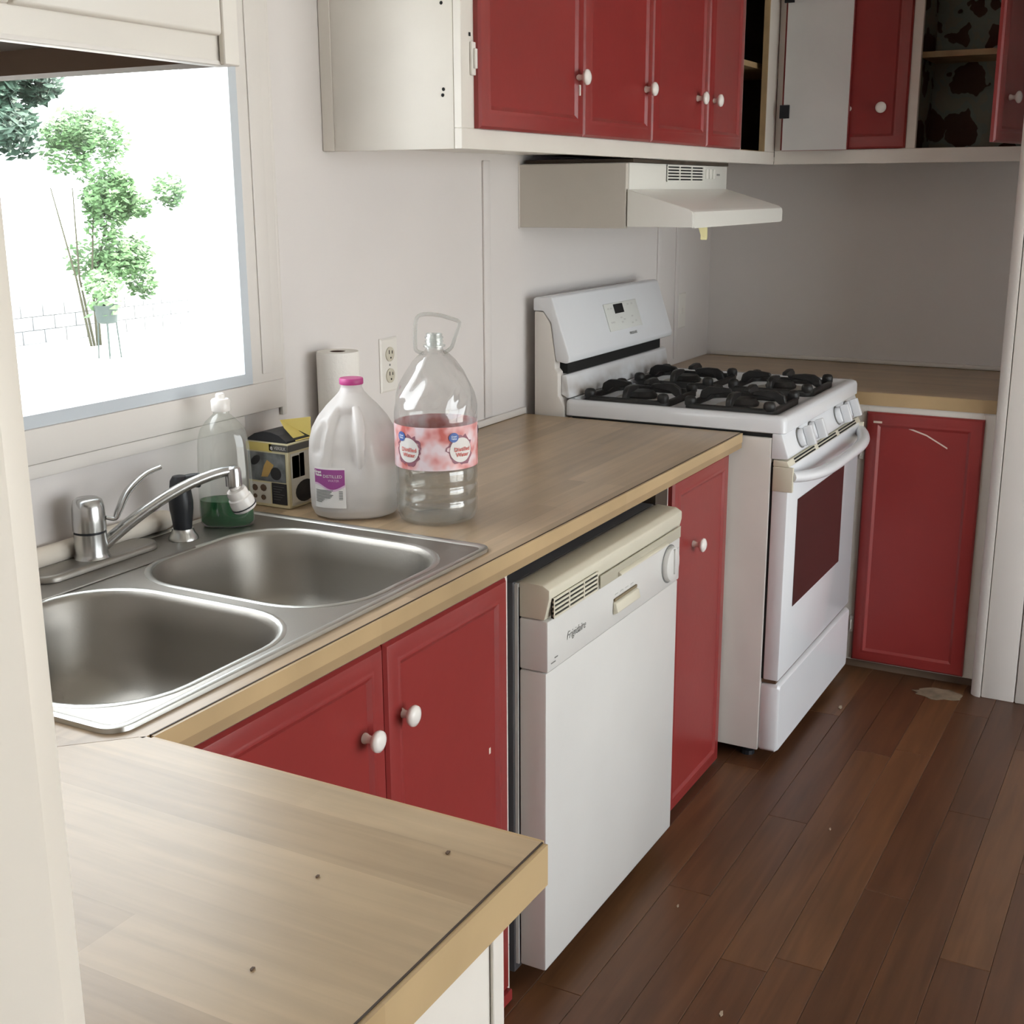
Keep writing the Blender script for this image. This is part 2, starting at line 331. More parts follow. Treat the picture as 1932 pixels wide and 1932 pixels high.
# back wall with window opening
wb = MB()
ox0, ox1, oz0, oz1 = .94, 1.93, 1.155, 2.0
wb.box(.3, ox0, 0, .12, 0, 2.42).box(ox1, XW + .1, 0, .12, 0, 2.42).box(ox0, ox1, 0, .12, 0, oz0).box(ox0, ox1, 0, .12, oz1, 2.42)
struct(wb.build('wall_back', WALL))
struct(MB().box(XW, XW + .1, -4.1, 0, 0, 2.42).build('wall_right', WALL))
wf = MB(); wf.box(-2.4, .5, -4.1, -4.0, 0, 2.42).box(3.5, XW, -4.1, -4.0, 0, 2.42).box(.5, 3.5, -4.1, -4.0, 2.1, 2.42).box(.5, 3.5, -4.1, -4.0, 0, .08)
struct(wf.build('wall_front', WALL))
wd = MB().box(-2.4, -2.3, -4.0, 0, 0, 2.42)
struct(wd.build('wall_dining', WALL))
struct(MB().box(-2.3, .3, 0, .12, 0, 2.42).build('wall_dining_back', WALL))
struct(MB().box(-2.4, XW + .1, -4.1, .12, 2.42, 2.5).build('ceiling', CEIL))
# wall end beside the peninsula, with casing
wl = struct(MB().box(.33, .402, -1.12, -.001, 0, 2.419).build('wall_left', WALL))
struct(MB().box(.300, .4045, -1.165, -1.121, 0, 2.418).build('trim_1', POSTW, bevel=.006))
struct(MB().box(.4046, .436, -1.142, -1.04, 0, 2.418).build('trim_2', POSTW, bevel=.004))
# partition on the right with grooved boards and rounded corner trim
wp = struct(MB().box(3.882, 3.97, -2.6, -1.19, 0, 2.419).build('wall_partition', TRIM))
y = -1.192; k = 0
while y > -2.5:
    w = .098 if k == 0 else .203
    MB().box(3.870, 3.8815, y - w + .0035, y, .0, 2.417).build('panel', TRIM, wp, bevel=.003); y -= w; k += 1
struct(MB().prism([(3.866 + .03 * (1 - math.cos(a)), -1.158 - .03 * (1 - math.sin(a))) for a in [i * pi / 12 for i in range(7)]] + [(3.97, -1.158), (3.97, -1.1895), (3.866, -1.1895)], 'z', 0, 2.417).build('trim_3', TRIM, smooth=True))
# floor: base + planks
fl = struct(MB().box(-2.4, XW + .1, -4.1, .12, -.06, -.006).build('floor', UNDERFLOOR))
def plank_mesh(L, Wd):
    me = bpy.data.meshes.new('plank'); b = MB().box(0, L, 0, Wd, 0, .006)
    bm = bmesh.new(); me.from_pydata(b.v, [], b.f); bm.from_mesh(me)
    bmesh.ops.bevel(bm, geom=[e for e in bm.edges if all(v.co.z > .005 for v in e.verts)], offset=.0008, segments=1, affect='EDGES'); bm.to_mesh(me); bm.free()
    me.materials.append(PLANK); return me
PW = .0985; PL = 1.12; cache = {}
row = 0; y = -3.995
while y < -.02:
    x = -2.29 - [0, .43, .81, .22, .64, .95][row % 6] * PL
    while x < XW - .01:
        a = max(x, -2.29); b = min(x + PL, XW - .004); L = round(b - a - .0007, 3)
        if L > .03:
            if L not in cache: cache[L] = plank_mesh(L, PW - .0007)
            o = bpy.data.objects.new('plank', cache[L]); COL.objects.link(o); o.parent = fl; o.location = Vector((a, y, -.006)) - ORG[fl]
        x += PL
    y += PW; row += 1
# worn bare patch by the corner cabinet
pm = MB(); pts = []
for i in range(22):
    a = 2 * pi * i / 22; pts.append((3.835 + .045 * math.cos(a) * (1 + random.uniform(-.25, .25)), -1.075 + .075 * math.sin(a) * (1 + random.uniform(-.2, .2))))
pm.prism(pts, 'z', 0, .0012).build('worn_patch', PATCH, fl)
# batten strips on back wall and counter bead
for i, (x, w, z0) in enumerate(((2.897, .036, .935), (4.086, .03, .935), (4.258, .03, .935))):
    struct(MB().box(x - w / 2, x + w / 2, -.006, -.0002, z0, 1.60 if i == 0 else 1.60).build('trim_%d' % (4 + i), WALL, bevel=.002))
struct(MB().box(2.24, 3.10, -.012, -.0002, .9145, .933).build('trim_7', TRIM, bevel=.004))
struct(MB().box(4.585, 4.5998, -1.15, -.02, .9145, .930).build('trim_8', TRIM, bevel=.004))

# window over sink
win = struct(MB().box(ox0, ox1, -.0185, .10, oz0, oz0 + .022).box(ox0, ox1, -.0185, .10, oz1 - .022, oz1).box(ox0, ox0 + .022, -.0185, .10, oz0 + .022, oz1 - .022).box(ox1 - .022, ox1, -.0185, .10, oz0 + .022, oz1 - .022).build('window_1', VINYL))
MB().box(ox0 + .0225, ox1 - .0225, .055, .059, oz0 + .0225, oz1 - .0225).build('pane', GLASSW, win)
cz0, cx1 = 1.096, 2.027
MB().box(ox1 + .0005, cx1, -.018, -.0005, cz0, 2.1).build('casing_board', TRIM, win, bevel=.004)
MB().box(ox1 + .03, cx1 - .03, -.021, -.0182, cz0 + .075, 2.08).build('casing_bead', TRIM, win, bevel=.0015)
MB().box(.85, cx1, -.022, -.0005, cz0, oz0 - .0005).build('casing_board', TRIM, win, bevel=.004)
MB().box(.85, ox0 - .0005, -.018, -.0005, oz0, 2.1).build('casing_board', TRIM, win, bevel=.004)
MB().box(ox0, ox1, -.018, -.0005, oz1 + .0005, 2.1).build('casing_board', TRIM, win, bevel=.004)
MB().box(.85, cx1 - .12, -.014, -.0005, cz0 - .026, cz0 - .001).build('apron', TRIM, win, bevel=.004)
MB().box(cx1 + .002, cx1 + .018, -.010, -.0005, cz0 - .02, 2.12).build('casing_bead', TRIM, win, bevel=.004)
# patio door and dining window behind the camera (daylight)
w2 = struct(MB().box(.5, 3.5, -4.08, -4.02, .08, .14).box(.5, 3.5, -4.08, -4.02, 2.04, 2.1).box(.5, .56, -4.08, -4.02, .14, 2.04).box(3.44, 3.5, -4.08, -4.02, .14, 2.04).box(1.97, 2.03, -4.08, -4.02, .14, 2.04).build('window_2', VINYL))
MB().box(.56, 1.97, -4.052, -4.048, .14, 2.04).build('pane', GLASSW, w2); MB().box(2.03, 3.44, -4.052, -4.048, .14, 2.04).build('pane', GLASSW, w2)

# ================================================================== OUTSIDE
struct(MB().box(-30, 60, -30, 60, -.9, -.7).build('ground_outside', CONC))
def foliage(c, rad, n, size, flat=1.0):
    mb = MB(); rnd = random.Random(int(c[0] * 100))
    blobs = [(Vector(c) + Vector((rnd.gauss(0, .45) * rad[0], rnd.gauss(0, .45) * rad[1], rnd.uniform(-.9, .9) * rad[2])), rnd.uniform(.18, .42)) for _ in range(26)]
    for _ in range(n):
        b, r = rnd.choice(blobs); d = Vector((rnd.gauss(0, 1), rnd.gauss(0, 1), rnd.gauss(0, 1))).normalized() * r * rnd.uniform(.5, 1)
        p = b + d; a = Vector((rnd.gauss(0, 1), rnd.gauss(0, 1), rnd.gauss(0, .6))).normalized(); q = a.orthogonal().normalized(); s = size * rnd.uniform(.6, 1.4)
        mb.add([p - a * s, p + q * s * .45, p + a * s, p - q * s * .45], [(0, 1, 2, 3)])
    return mb
t = thing('leafy_shrub', (13.6, 12.9, -.7), 'tall bright green leafy shrub outside the window', 'shrub')
foliage((13.95, 12.9, 1.2), (1.0, .6, 1.45), 9500, .055).build('foliage', LEAF, t, kind='stuff')
st = MB()
for i in range(4): st.tube([(13.6 + .06 * i - .1, 12.9, -.7), (13.55 + .15 * (i - 1.5), 12.9 + .1 * (i % 2), .3), (13.6 + .4 * (i - 1.5), 12.9, 1.6)], [.02, .016, .008], 6)
st.build('stem', BARK, t)
t = thing('dark_tree', (13.9, 15.0, -.7), 'dark green tree at the upper left of the window view', 'tree')
foliage((14.0, 15.0, 2.95), (1.2, .7, .9), 6500, .10).build('foliage', LEAFD, t, kind='stuff')
MB().tube([(13.3, 15.0, -.7), (13.35, 15.0, 1.2), (13.8, 15.0, 3.0)], [.11, .09, .06], 8).build('trunk', BARK, t)
t = thing('potted_plant', (12.64, 11.63, -.7), 'dark pot with green leaves on thin legged stand outside window', 'planter')
MB().lathe([(.10, -.22), (.135, -.20), (.165, .02), (.175, .03), (.16, .03), (.15, 0), (.0, -.02)], (12.64, 11.63, 0), n=20, cap1=False).build('pot', POTM, t, smooth=True)
lg = MB(); 
for i in range(4):
    a = pi / 4 + i * pi / 2; MB().tube([(12.64 + .12 * math.cos(a), 11.63 + .12 * math.sin(a), -.19), (12.64 + .15 * math.cos(a), 11.63 + .15 * math.sin(a), -.7)], .010, 6).build('leg', POTM, t)
foliage((12.64, 11.63, .14), (.1, .1, .10), 90, .07).build('leaves', LEAF, t, kind='stuff')
t = thing('block_wall', (14.5, 14.0, -.7), 'low grey concrete block wall behind the potted plant', 'wall')
bme = None
for r in range(3):
    for i in range(16):
        x = 10.6 + i * .42 + (r % 2) * .21
        if bme is None:
            bo = MB().box(x, x + .405, 13.9, 14.1, -.699 + r * .205, -.7 + r * .205 + .2).build('block', BLOCK, t, bevel=.008, seg=1); bme = bo; p0 = Vector((x, 0, r * .205))
        else:
            c = bme.copy(); COL.objects.link(c); c.location = Vector((x, 0, r * .205)) - p0
MB().tube([(5.50, 3.2, -.7), (5.50, 3.2, 2.6)], .022, 8).build('porch_post', POSTM)
tag(bpy.data.objects['porch_post'], 'thin grey post outside near the right window edge', 'post')

# ================================================================== COUNTERTOPS
CT, CB, CF = .914, .876, -.640
t = thing('countertop', (1.78, -.3, CB), 'long butcher-block laminate countertop holding sink and water bottles', 'countertop')
SX0, SX1, SY0, SY1 = .958, 1.850, -.612, -.022     # sink rim
# polygon with sink cut-out: built from pieces sharing the surface
cut = (SX0 + .015, SX1 - .015, SY0 + .015, SY1 - .012)
mb = MB()
mb.box(cut[1], 3.098, CF, -.001, CB, CT)
mb.box(cut[0], cut[1], CF, cut[2], CB, CT); mb.box(cut[0], cut[1], cut[3], -.001, CB, CT)
mb.prism([(cut[0], CF), (.98 - .0, CF), (cut[0], -(cut[0] - .34))], 'z', CB, CT) if False else None
mb.prism([(cut[0], -.633), (cut[0], -.001), (.4375, -.001), (.4375, -.0975)], 'z', CB, CT)
mb.build('top', LAMX, t, origin=None)
MB().box(.984, 3.098, CF - .007, CF - .0022, CB + .0135, CT - .0008).build('edge_band', EDGE, t)
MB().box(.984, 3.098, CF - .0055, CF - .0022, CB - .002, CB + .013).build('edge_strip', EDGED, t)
MB().box(.984, 3.098, CF - .0021, CF - .0001, CB + .002, CT + .0002).build('seam_line', SEAM, t)
t = thing('peninsula_countertop', (.7, -.9, CB), 'pale butcher-block peninsula countertop in the foreground', 'countertop')
MB().prism([(.978, -.6395), (.4375, -.099), (.4375, -1.155), (.978, -1.155)], 'z', CB - .006, CT).build('top', LAMY, t)
MB().box(.4375, .978, -1.162, -1.157, CB - .006, CT - .0008).build('edge_band', EDGE, t)
MB().box(.4375, .978, -1.1569, -1.1551, CB, CT + .0002).build('seam_line', SEAM, t)
MB().box(.9785, .983, -1.155, -.647, CB - .006, CT - .0008).build('edge_band', EDGEY, t)
t = thing('corner_countertop', (4.25, -.6, CB), 'short butcher-block countertop in the far corner behind the stove', 'countertop')
MB().box(3.93, 4.598, -1.154, -.001, CB, CT).build('top', LAMR, t)
MB().box(3.924, 3.9288, -1.154, -.001, CB - .002, CT - .0008).build('edge_band', EDGEY, t)

# ================================================================== SINK
t = thing('kitchen_sink', (1.40, -.32, CT), 'stainless steel double bowl sink set in the countertop', 'sink')
RIMZ = CT + .004
B1 = (1.417, 1.790, -.578, -.150); B2 = (.990, 1.377, -.578, -.150)
def sink_deck():
    bm = bmesh.new()
    def loop(P, z):
        vs = [bm.verts.new((p[0], p[1], z)) for p in P]; return vs, [bm.edges.new((vs[i], vs[(i + 1) % len(vs)])) for i in range(len(vs))]
    outer = rrect(SX0 + .016, SX1 - .016, SY0 + .016, SY1 - .012, .014, 4)
    es = []; _, e = loop(outer, RIMZ); es += e
    for B in (B1, B2): _, e = loop(rrect(*B, .12, 8), RIMZ); es += e
    bmesh.ops.triangle_fill(bm, use_beauty=True, use_dissolve=False, edges=es)
    mb = MB(); bm.verts.index_update(); mb.add([v.co[:] for v in bm.verts], [tuple(v.index for v in f.verts) for f in bm.faces]); bm.free(); return mb
sink_deck().build('deck', STEEL, t)
def ins(P, c, d):  # inset rounded rect tuple
    return (P[0] + d, P[1] - d, P[2] + d, P[3] - d)
mb = MB(); ro = []
for d, z in ((0, CT + .0002), (.001, RIMZ + .002), (.006, RIMZ + .004), (.012, RIMZ + .0025), (.016, RIMZ)):
    ro.append([(x, y, z) for x, y in rrect(SX0 + d, SX1 - d, SY0 + d, SY1 - d * .75, .03 - d * .9, 6)])
mb.rings(ro, False, False).build('rim', STEELR, t, smooth=True)
for B in (B1, B2):
    mb = MB(); rs = []
    for d, z, r in ((0, RIMZ, .12), (.003, RIMZ - .002, .118), (.007, RIMZ - .010, .115), (.014, RIMZ - .05, .115), (.026, RIMZ - .11, .115), (.042, RIMZ - .145, .11), (.070, RIMZ - .163, .085), (.12, RIMZ - .168, .05)):
        q = ins(B, 0, d); rs.append([(x, y, z) for x, y in rrect(*q, min(r, (q[3] - q[2]) / 2 - .005), 8)])
    bw = mb.rings(rs, False, True).build('bowl', STEEL, t, smooth=True, angle=75)
    cx, cy = (B[0] + B[1]) / 2, (B[2] + B[3]) / 2
    MB().lathe([(.045, 0), (.044, .003), (.034, .002), (.03, -.002), (.006, -.002)], (cx, cy, RIMZ - .1675), n=24).build('drain', CHROME, bw, smooth=True)
    # bright rolled lip around bowl
    lip = [[(x, y, RIMZ + dz) for x, y in rrect(*ins(B, 0, -o), .12 + o, 8)] for o, dz in ((.010, .0002), (.006, .0018), (.001, .0012), (-.002, -.001))]
    MB().rings(lip, False, False).build('bowl_lip', STEELR, bw, smooth=True)
# raised ledge line in front of faucet deck
MB().box(SX0 + .03, 1.60, -.150, -.143, RIMZ, RIMZ + .003).build('deck_ridge', STEEL, t, bevel=.0015)

# ================================================================== FAUCET
FX, FY = 1.445, -.062; FZ = RIMZ
t = thing('kitchen_faucet', (FX, FY, FZ), 'chrome single lever faucet with long curved spout over sink', 'faucet')
plate = [[(x, y, z) for x, y in rrect(FX - .125 - 0 + d, FX + .135 - d, FY - .033 + d, FY + .030 - d, .030 - d, 8)] for d, z in ((0, FZ + .0006), (0, FZ + .007), (.003, FZ + .011), (.007, FZ + .012))]
MB().rings(plate).build('base_plate', STEEL, t, smooth=True)
MB().lathe([(.030, .012), (.0285, .015), (.027, .02), (.027, .055)], (FX, FY, FZ), n=28).build('body', CHROME, t, smooth=True)
MB().lathe([(.0262, .0552), (.0262, .0588)], (FX, FY, FZ), n=28).build('ring_gasket', BLACKP, t)
MB().lathe([(.0275, .059), (.0275, .075), (.0265, .098), (.0235, .110), (.018, .114), (.002, .115)], (FX, FY, FZ), n=28).build('cap', CHROME, t, smooth=True, angle=50)
hx, hy = FX + .019, FY - .019
LV = smooth_path([(hx, hy, FZ + .078), (hx + .012, hy - .008, FZ + .075), (hx + .019, hy - .012, FZ + .088), (hx + .034, hy - .02, FZ + .118), (hx + .060, hy - .035, FZ + .143), (hx + .086, hy - .048, FZ + .153)])
MB().tube(LV, [.0055 + .0042 * math.sin(pi * min(1, i / 25 * 1.0)) ** 2 + .001 * i / 25 for i in range(len(LV))], 10, .6).build('lever', CHROME, t, smooth=True)
E0 = Vector((FX + .018, FY - .011, FZ + .030)); E1 = Vector((1.662, -.190, 1.050)); H = E1 - E0
sp = []
for i in range(13):
    s = i / 12; p = E0 + Vector((H.x * s, H.y * s, 0)); p.z = E0.z + H.z * (1 - (1 - s) ** 1.75); sp.append(p)
MB().tube(sp, [.0125 - .002 * (i / 12) for i in range(12)] + [.0085], 12, .85).build('spout', CHROME, t, smooth=True)
MB().lathe([(.0145, -.028), (.0145, -.004), (.0125, .004), (.008, .007)], E1, n=18).build('spout_end', CHROME, t, smooth=True)
ad = Vector((.40, -.18, -1)).normalized(); a0 = E1 + Vector((0, 0, -.0285))
ae = MB().lathe([(.010, 0), (.010, .006), (.017, .008), (.019, .014), (.0185, .022), (.021, .024), (.0225, .034), (.0215, .047), (.019, .049)], a0, ad, 22).build('aerator', KNOB, t, smooth=True, label='white swivel aerator')
MB().lathe([(.0232, .0405), (.0232, .0425)], a0, ad, 22).build('aerator_ring', BLACKP, ae)
t = thing('side_sprayer', (1.635, -.088, FZ), 'black side sprayer in a chrome collar beside the faucet', 'sprayer')
MB().lathe([(.027, .0005), (.026, .006), (.021, .012), (.019, .020)], (1.635, -.088, FZ), n=22).build('collar', STEELR, t, smooth=True)
MB().lathe([(.0165, .0202), (.0175, .03), (.021, .055), (.0215, .07), (.019, .092), (.017, .108), (.012, .116), (.003, .118)], (1.635, -.088, FZ), n=22).build('handle', BLACKP, t, smooth=True)
MB().lathe([(.009, 0), (.012, .012), (.0135, .026), (.013, .029)], (1.640, -.093, FZ + .108), (.75, -.55, -.1), 18).build('spray_head', BLACKP, t, smooth=True)
t = thing('white_tube', (1.50, -.020, RIMZ + .004), 'off-white plastic tube lying against the wall behind the faucet', 'tube')
MB().tube([(1.24, -.0005 - .019, CT + .0255), (1.655, -.0005 - .019, CT + .0255), (1.668, -.0195, CT + .0255), (1.676, -.0195, CT + .0255)], [.0185, .0185, .016, .008], 18).build('tube_body', FOAM, t, smooth=True)

# ================================================================== BASE CABINETS
def hinge(door, o, U, V, Wd, w=.022, h=.055):
    return MB().obox(o, U, V, Wd, (0, w), (0, h), (0, .005)).obox(o, U, V, Wd, (w * .2, w * .55), (h * .2, h * .8), (.005, .010)).build('hinge', PLATE, door, bevel=.001, seg=1)
YF = -.612     # face frame
t = thing('sink_base_cabinet', (1.43, -.33, 0), 'red two-door base cabinet under the sink beside dishwasher', 'cabinet')
MB().box(.985, 1.895, YF, -.57, .0, .10).box(.985, 1.895, YF, -.57, .85, .8755).box(.985, 1.03, YF, -.57, .1, .85).box(1.455, 1.505, YF, -.57, .1, .85).box(1.855, 1.895, YF, -.57, .1, .85).build('face_frame', CABW, t, bevel=.001, seg=1)
MB().box(1.880, 1.895, -.5698, -.03, .0, .70).box(.985, 1.0, -.5698, -.03, 0, .70).box(1.0, 1.88, -.045, -.03, 0, .70).box(1.0, 1.88, -.5698, -.045, .08, .10).build('carcass', WOODIN, t)
X_, Y_, Z_ = (1, 0, 0), (0, 1, 0), (0, 0, 1); NY = (0, -1, 0); NX = (-1, 0, 0)
d1 = MB().panel((1.02, YF - .0005, .028), X_, Z_, NY, .458, .830, DOOR_R).build('door', RED, t, smooth=True, angle=25)
knob(d1, (1.425, YF - .012, .728), NY)
d2 = MB().panel((1.482, YF - .0005, .028), X_, Z_, NY, .385, .830, DOOR_R).build('door', RED, t, smooth=True, angle=25)
knob(d2, (1.522, YF - .012, .732), NY)
hinge(d2, (1.858, YF - .0005, .745), X_, Z_, NY, .02, .05); hinge(d2, (1.858, YF - .0005, .12), X_, Z_, NY, .02, .05)
MB().obox((1.80, YF - .0121, .545), X_, Z_, NY, (0, .006), (0, .012), (0, .0012)).build('paint_chip', CHIP, d2)
MB().box(1.00, 1.868, YF - .0215, YF - .003, .002, .026).build('toe_board', RED, t, bevel=.002, seg=1)

t = thing('peninsula_cabinet', (.70, -.88, 0), 'white panelled base under the peninsula countertop', 'cabinet')
MB().box(.45, .940, -1.128, -.66, 0, .869).build('carcass', CABW, t, bevel=.002)
MB().box(.9215, .9425, -1.1325, -1.1285, 0, .868).build('corner_strip', CABW, t, bevel=.001, seg=1)

t = thing('narrow_base_cabinet', (2.84, -.33, 0), 'narrow red single-door base cabinet between dishwasher and stove', 'cabinet')
MB().box(2.595, 2.668, YF, -.57, 0, .8755).build('hidden_stile', DARKIN, t)
MB().box(2.6685, 2.715, YF, -.57, 0, .8755).box(3.035, 3.085, YF, -.57, 0, .8755).box(2.715, 3.035, YF, -.57, .80, .8755).box(2.715, 3.035, YF, -.57, 0, .03).build('face_frame', CABW, t, bevel=.001, seg=1)
MB().box(2.595, 2.61, -.5698, -.03, 0, .87).box(3.07, 3.085, -.5698, -.03, 0, .87).box(2.61, 3.07, -.045, -.03, 0, .87).build('carcass', WOODIN, t)
d = MB().panel((2.672, YF - .0005, .008), X_, Z_, NY, .385, .858, DOOR_R).build('door', RED, t, smooth=True, angle=25)
knob(d, (2.815, YF - .012, .683), NY)

t = thing('corner_base_cabinet', (4.25, -.93, 0), 'red single-door base cabinet in the corner beside the partition', 'cabinet')
XF = 3.932
MB().box(XF, XF + .02, -.778, -.70, .03, .8745).box(XF, XF + .02, -1.154, -1.120, .03, .8745).box(XF, XF + .02, -1.12, -.778, .84, .8745).box(XF, XF + .02, -1.12, -.778, .03, .06).build('face_frame', CABW, t, bevel=.001, seg=1)
MB().box(XF + .0205, 4.59, -1.154, -1.14, .03, .87).box(XF + .0205, 4.59, -.72, -.70, .03, .87).box(4.575, 4.59, -1.14, -.72, .03, .87).build('carcass', WOODIN, t)
MB().box(XF + .02, XF + .04, -1.154, -.70, 0, .0295).build('toe_board', UNDER, t)
d = MB().panel((XF - .0005, -.776, .036), (0, -1, 0), Z_, NX, .349, .818, DOOR_R).build('door', RED, t, smooth=True, angle=25)
hinge(d, (XF - .0005, -.758, .70), NY, Z_, NX, .016, .055); hinge(d, (XF - .0005, -.762, .125), NY, Z_, NX, .014, .055)
sm = MB(); A = Vector((XF - .0135, -.896, .812)); Bq = Vector((XF - .0135, -.960, .792)); Cq = Vector((XF - .0135, -1.024, .757))
for P, Q in ((A, Bq), (Bq, Cq)):
    up2 = Vector((0, 0, .003)); sm.add([P, Q, Q + up2 * 1.6, P + up2 * 1.6], [(0, 1, 2, 3)]); 
sm.build('scratch', CHIP, d)
MB().box(XF - .0222, XF - .0206, -.826, -.800, .822, .828).build('scratch', CHIP, d)

# ================================================================== DISHWASHER
t = thing('dishwasher', (2.245, -.36, 0), 'white dishwasher with cream control panel protruding under the counter', 'dishwasher')
DX0, DX1, DY = 1.917, 2.572, -.680
MB().box(DX0 - .008, DX1 + .004, -.616, -.06, .03, .836).build('tub', mat('dark_tub', (.09, .09, .095), .5), t, bevel=.003)
MB().box(DX0 + .03, DX1 - .03, -.56, -.1, 0, .0295).build('foot_frame', BLACKP, t)
MB().box(DX0 - .004, DX0 - .001, -.6235, -.6165, .05, .832).box(DX0 - .001, DX1, -.6235, -.6165, .826, .834).build('door_gasket', LGREY, t)
MB().box(DX0, DX1, DY, -.624, .048, .6675).build('door_panel', DWHITE, t, bevel=.004)
MB().box(DX0 - .0, DX1 + .001, DY - .003, -.624, .669, .7685).build('control_panel', CREAM if False else DWHITE, t, bevel=.004)
tp = MB().prism([(-.624, .7695), (-.624, .838), (DY + .008, .836), (DY - .006, .828), (DY - .006, .812), (DY + .004, .7695)], 'x', DX0, DX1 + .001).build('top_trim', CREAM, t, bevel=.003)
# vent: dark pocket with slats
MB().box(DX0 + .012, DX0 + .198, DY - .0075, DY - .0035, .7725, .8105).build('vent_pocket', BLACK, tp)
for i in range(5): MB().box(DX0 + .010, DX0 + .200, DY - .0100, DY - .0076, .7725 + i * .0085, .7755 + i * .0085 + .0012).build('vent_slat', CREAM, tp)
for x in (DX0 + .010, DX0 + .073, DX0 + .136, DX0 + .197): MB().box(x, x + .004, DY - .0104, DY - .0076, .7725, .8115).build('vent_bar', CREAM, tp)
# handle recess and lip
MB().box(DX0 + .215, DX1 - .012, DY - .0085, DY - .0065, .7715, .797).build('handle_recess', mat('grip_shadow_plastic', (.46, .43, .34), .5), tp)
MB().prism([(DY - .0086, .783), (DY - .016, .779), (DY - .016, .776), (DY - .0086, .7725)], 'x', DX0 + .30, DX1 - .10).build('handle_lip', CREAM, tp, bevel=.001)
DF = DY - .003
dl = MB().lathe([(.040, 0), (.040, .004), (.037, .010), (.030, .012), (.003, .012)], (2.508, DF - .0003, .722), NY, 32).build('dial', DWHITE, t, smooth=True)
MB().lathe([(.0435, .0), (.0435, .0006)], (2.508, DF - .0001, .722), NY, 32).build('dial_ring', GREYINK, dl)
MB().box(2.505, 2.511, DF - .016, DF - .012, .70, .757).build('dial_grip', DWHITE, dl, bevel=.001)
lt = MB().prism([(DF - .0005, .722), (DF - .008, .718), (DF - .012, .700), (DF - .0005, .694)], 'x', 2.205, 2.322).build('latch', CREAM, t, bevel=.002)
MB().box(2.207, 2.32, DF - .004, DF - .0006, .7225, .7275).build('latch_gap', mat('latch_brown', (.22, .17, .10), .7), lt)  # plain brown strip along the top of the latch
for i in range(4): MB().box(2.215 + i * .026, 2.229 + i * .026, DF - .0008, DF - .0002, .733, .7355).build('print_mark', LGREY, t)
for i in range(5): MB().box(2.556, 2.566, DF - .0008, DF - .0002, .70 + i * .011, .7025 + i * .011).build('print_mark', LGREY, t)
text('Frigidaire', .022, lambda a, b: (2.035 + a, DF - .0007, .716 + b), t, 'brand_script', GREYINK, shear=.35)
for sx, sz, l in ((1.93, .683, .018), (1.945, .690, .012)): MB().box(sx, sx + l, DF - .0008, DF - .0002, sz, sz + .002).build('scuff', GREYINK, t)

# ================================================================== STOVE
SX, SXR = 3.105, 3.865
t = thing('gas_range', (3.485, -.40, 0), 'white freestanding gas range with four black burners and red-brown window', 'stove')
MB().box(SX, SXR, -.722, -.035, .035, .905).build('body', ENSIDE, t, bevel=.003)
for x in (SX + .05, SXR - .05):
    for y in (-.68, -.10): MB().lathe([(.02, .0), (.02, .012), (.012, .014), (.012, .0345)], (x, y, 0), n=12).build('foot', BLACKP, t)
MB().box(SX + .006, SXR - .006, -.735, -.15, .9055, .9155).build('cooktop_gap', BLACK, t)
ct = MB(); R4 = lambda d: (SX + d, SXR - d, -.757 + d, -.128 - d * .3)
rs = []
for d, z, r in ((.004, .916, .012), (0, .919, .015), (0, .948, .018), (.003, .957, .018), (.010, .961, .02), (.030, .9605, .02), (.042, .953, .02), (.052, .9475, .02)):
    rs.append([(x, y, z) for x, y in rrect(*R4(d), r, 5)])
cook = ct.rings(rs, True, True).build('cooktop', ENAMEL, t, smooth=True, angle=50)
# control panel
cp = MB().prism([(-.7225, .917), (-.748, .917), (-.769, .858), (-.766, .852), (-.7225, .850)], 'x', SX + .001, SXR - .001).build('control_panel', ENAMEL, t, bevel=.004)
cn = Vector((0, -.059, -.021)).normalized(); cn = Vector((0, -.942, .335))
for x in (3.235, 3.347, 3.615, 3.727):
    b = Vector((x, -.7585, .8865)) + cn * .0005
    k = MB().lathe([(.027, 0), (.027, .003)], b, cn, 24).build('knob_bezel', GREYINK, cp)
    kk = MB().lathe([(.0245, .0032), (.0245, .012), (.022, .016), (.004, .017)], b, cn, 24).build('knob', ENAMEL, t, smooth=True)
    up3 = Vector((0, .335, .942))
    MB().obox(b, X_, up3, cn, (-.009, .009), (-.0265, .0265), (.0172, .040)).build('knob_grip', ENAMEL, kk, bevel=.003)
# oven door
DF2 = -.770
od = MB().box(SX + .003, SXR - .003, DF2, -.728, .243, .8315).build('oven_door', ENAMEL, t, bevel=.004)
MB().box(SX + .006, SXR - .006, -.7278, -.7225, .245, .84).build('door_gap', BLACK, t)
MB().box(3.205, 3.690, DF2 - .0015, DF2 - .0002, .428, .728).build('oven_window', DARKGLASS, od, label='dark reddish oven window glass')
vt = MB().prism([(-.7285, .832), (-.7285, .8485), (-.764, .8465), (-.771, .832)], 'x', SX + .003, SXR - .003).build('vent_trim', CREAM, od, bevel=.001)
for i in range(3):
    for j in range(2): MB().obox((SX + .06 + i * .225, -.7678 + j * 0 , .8395), X_, (0, .43, .9), (0, -.9, .43), (0, .19), (-.006 + j * .008, -.002 + j * .008), (.0, .0016)).build('vent_slot', BLACK, vt)
hb = MB(); hp = []
for i in range(25):
    s = i / 24; bow = (1 - (2 * s - 1) ** 4); hp.append((SX + .012 + s * (SXR - SX - .024), DF2 - .004 - .048 * bow, .806 - .012 * bow))
hb.tube(hp, [.0185] * 25, 14, .8).build('handle', ENAMEL, od, smooth=True)
for x in (SX + .0005, SXR - .0125): MB().box(x, x + .012, DF2 - .012, -.729, .766, .8313).build('end_cap', CREAM, od, bevel=.002)
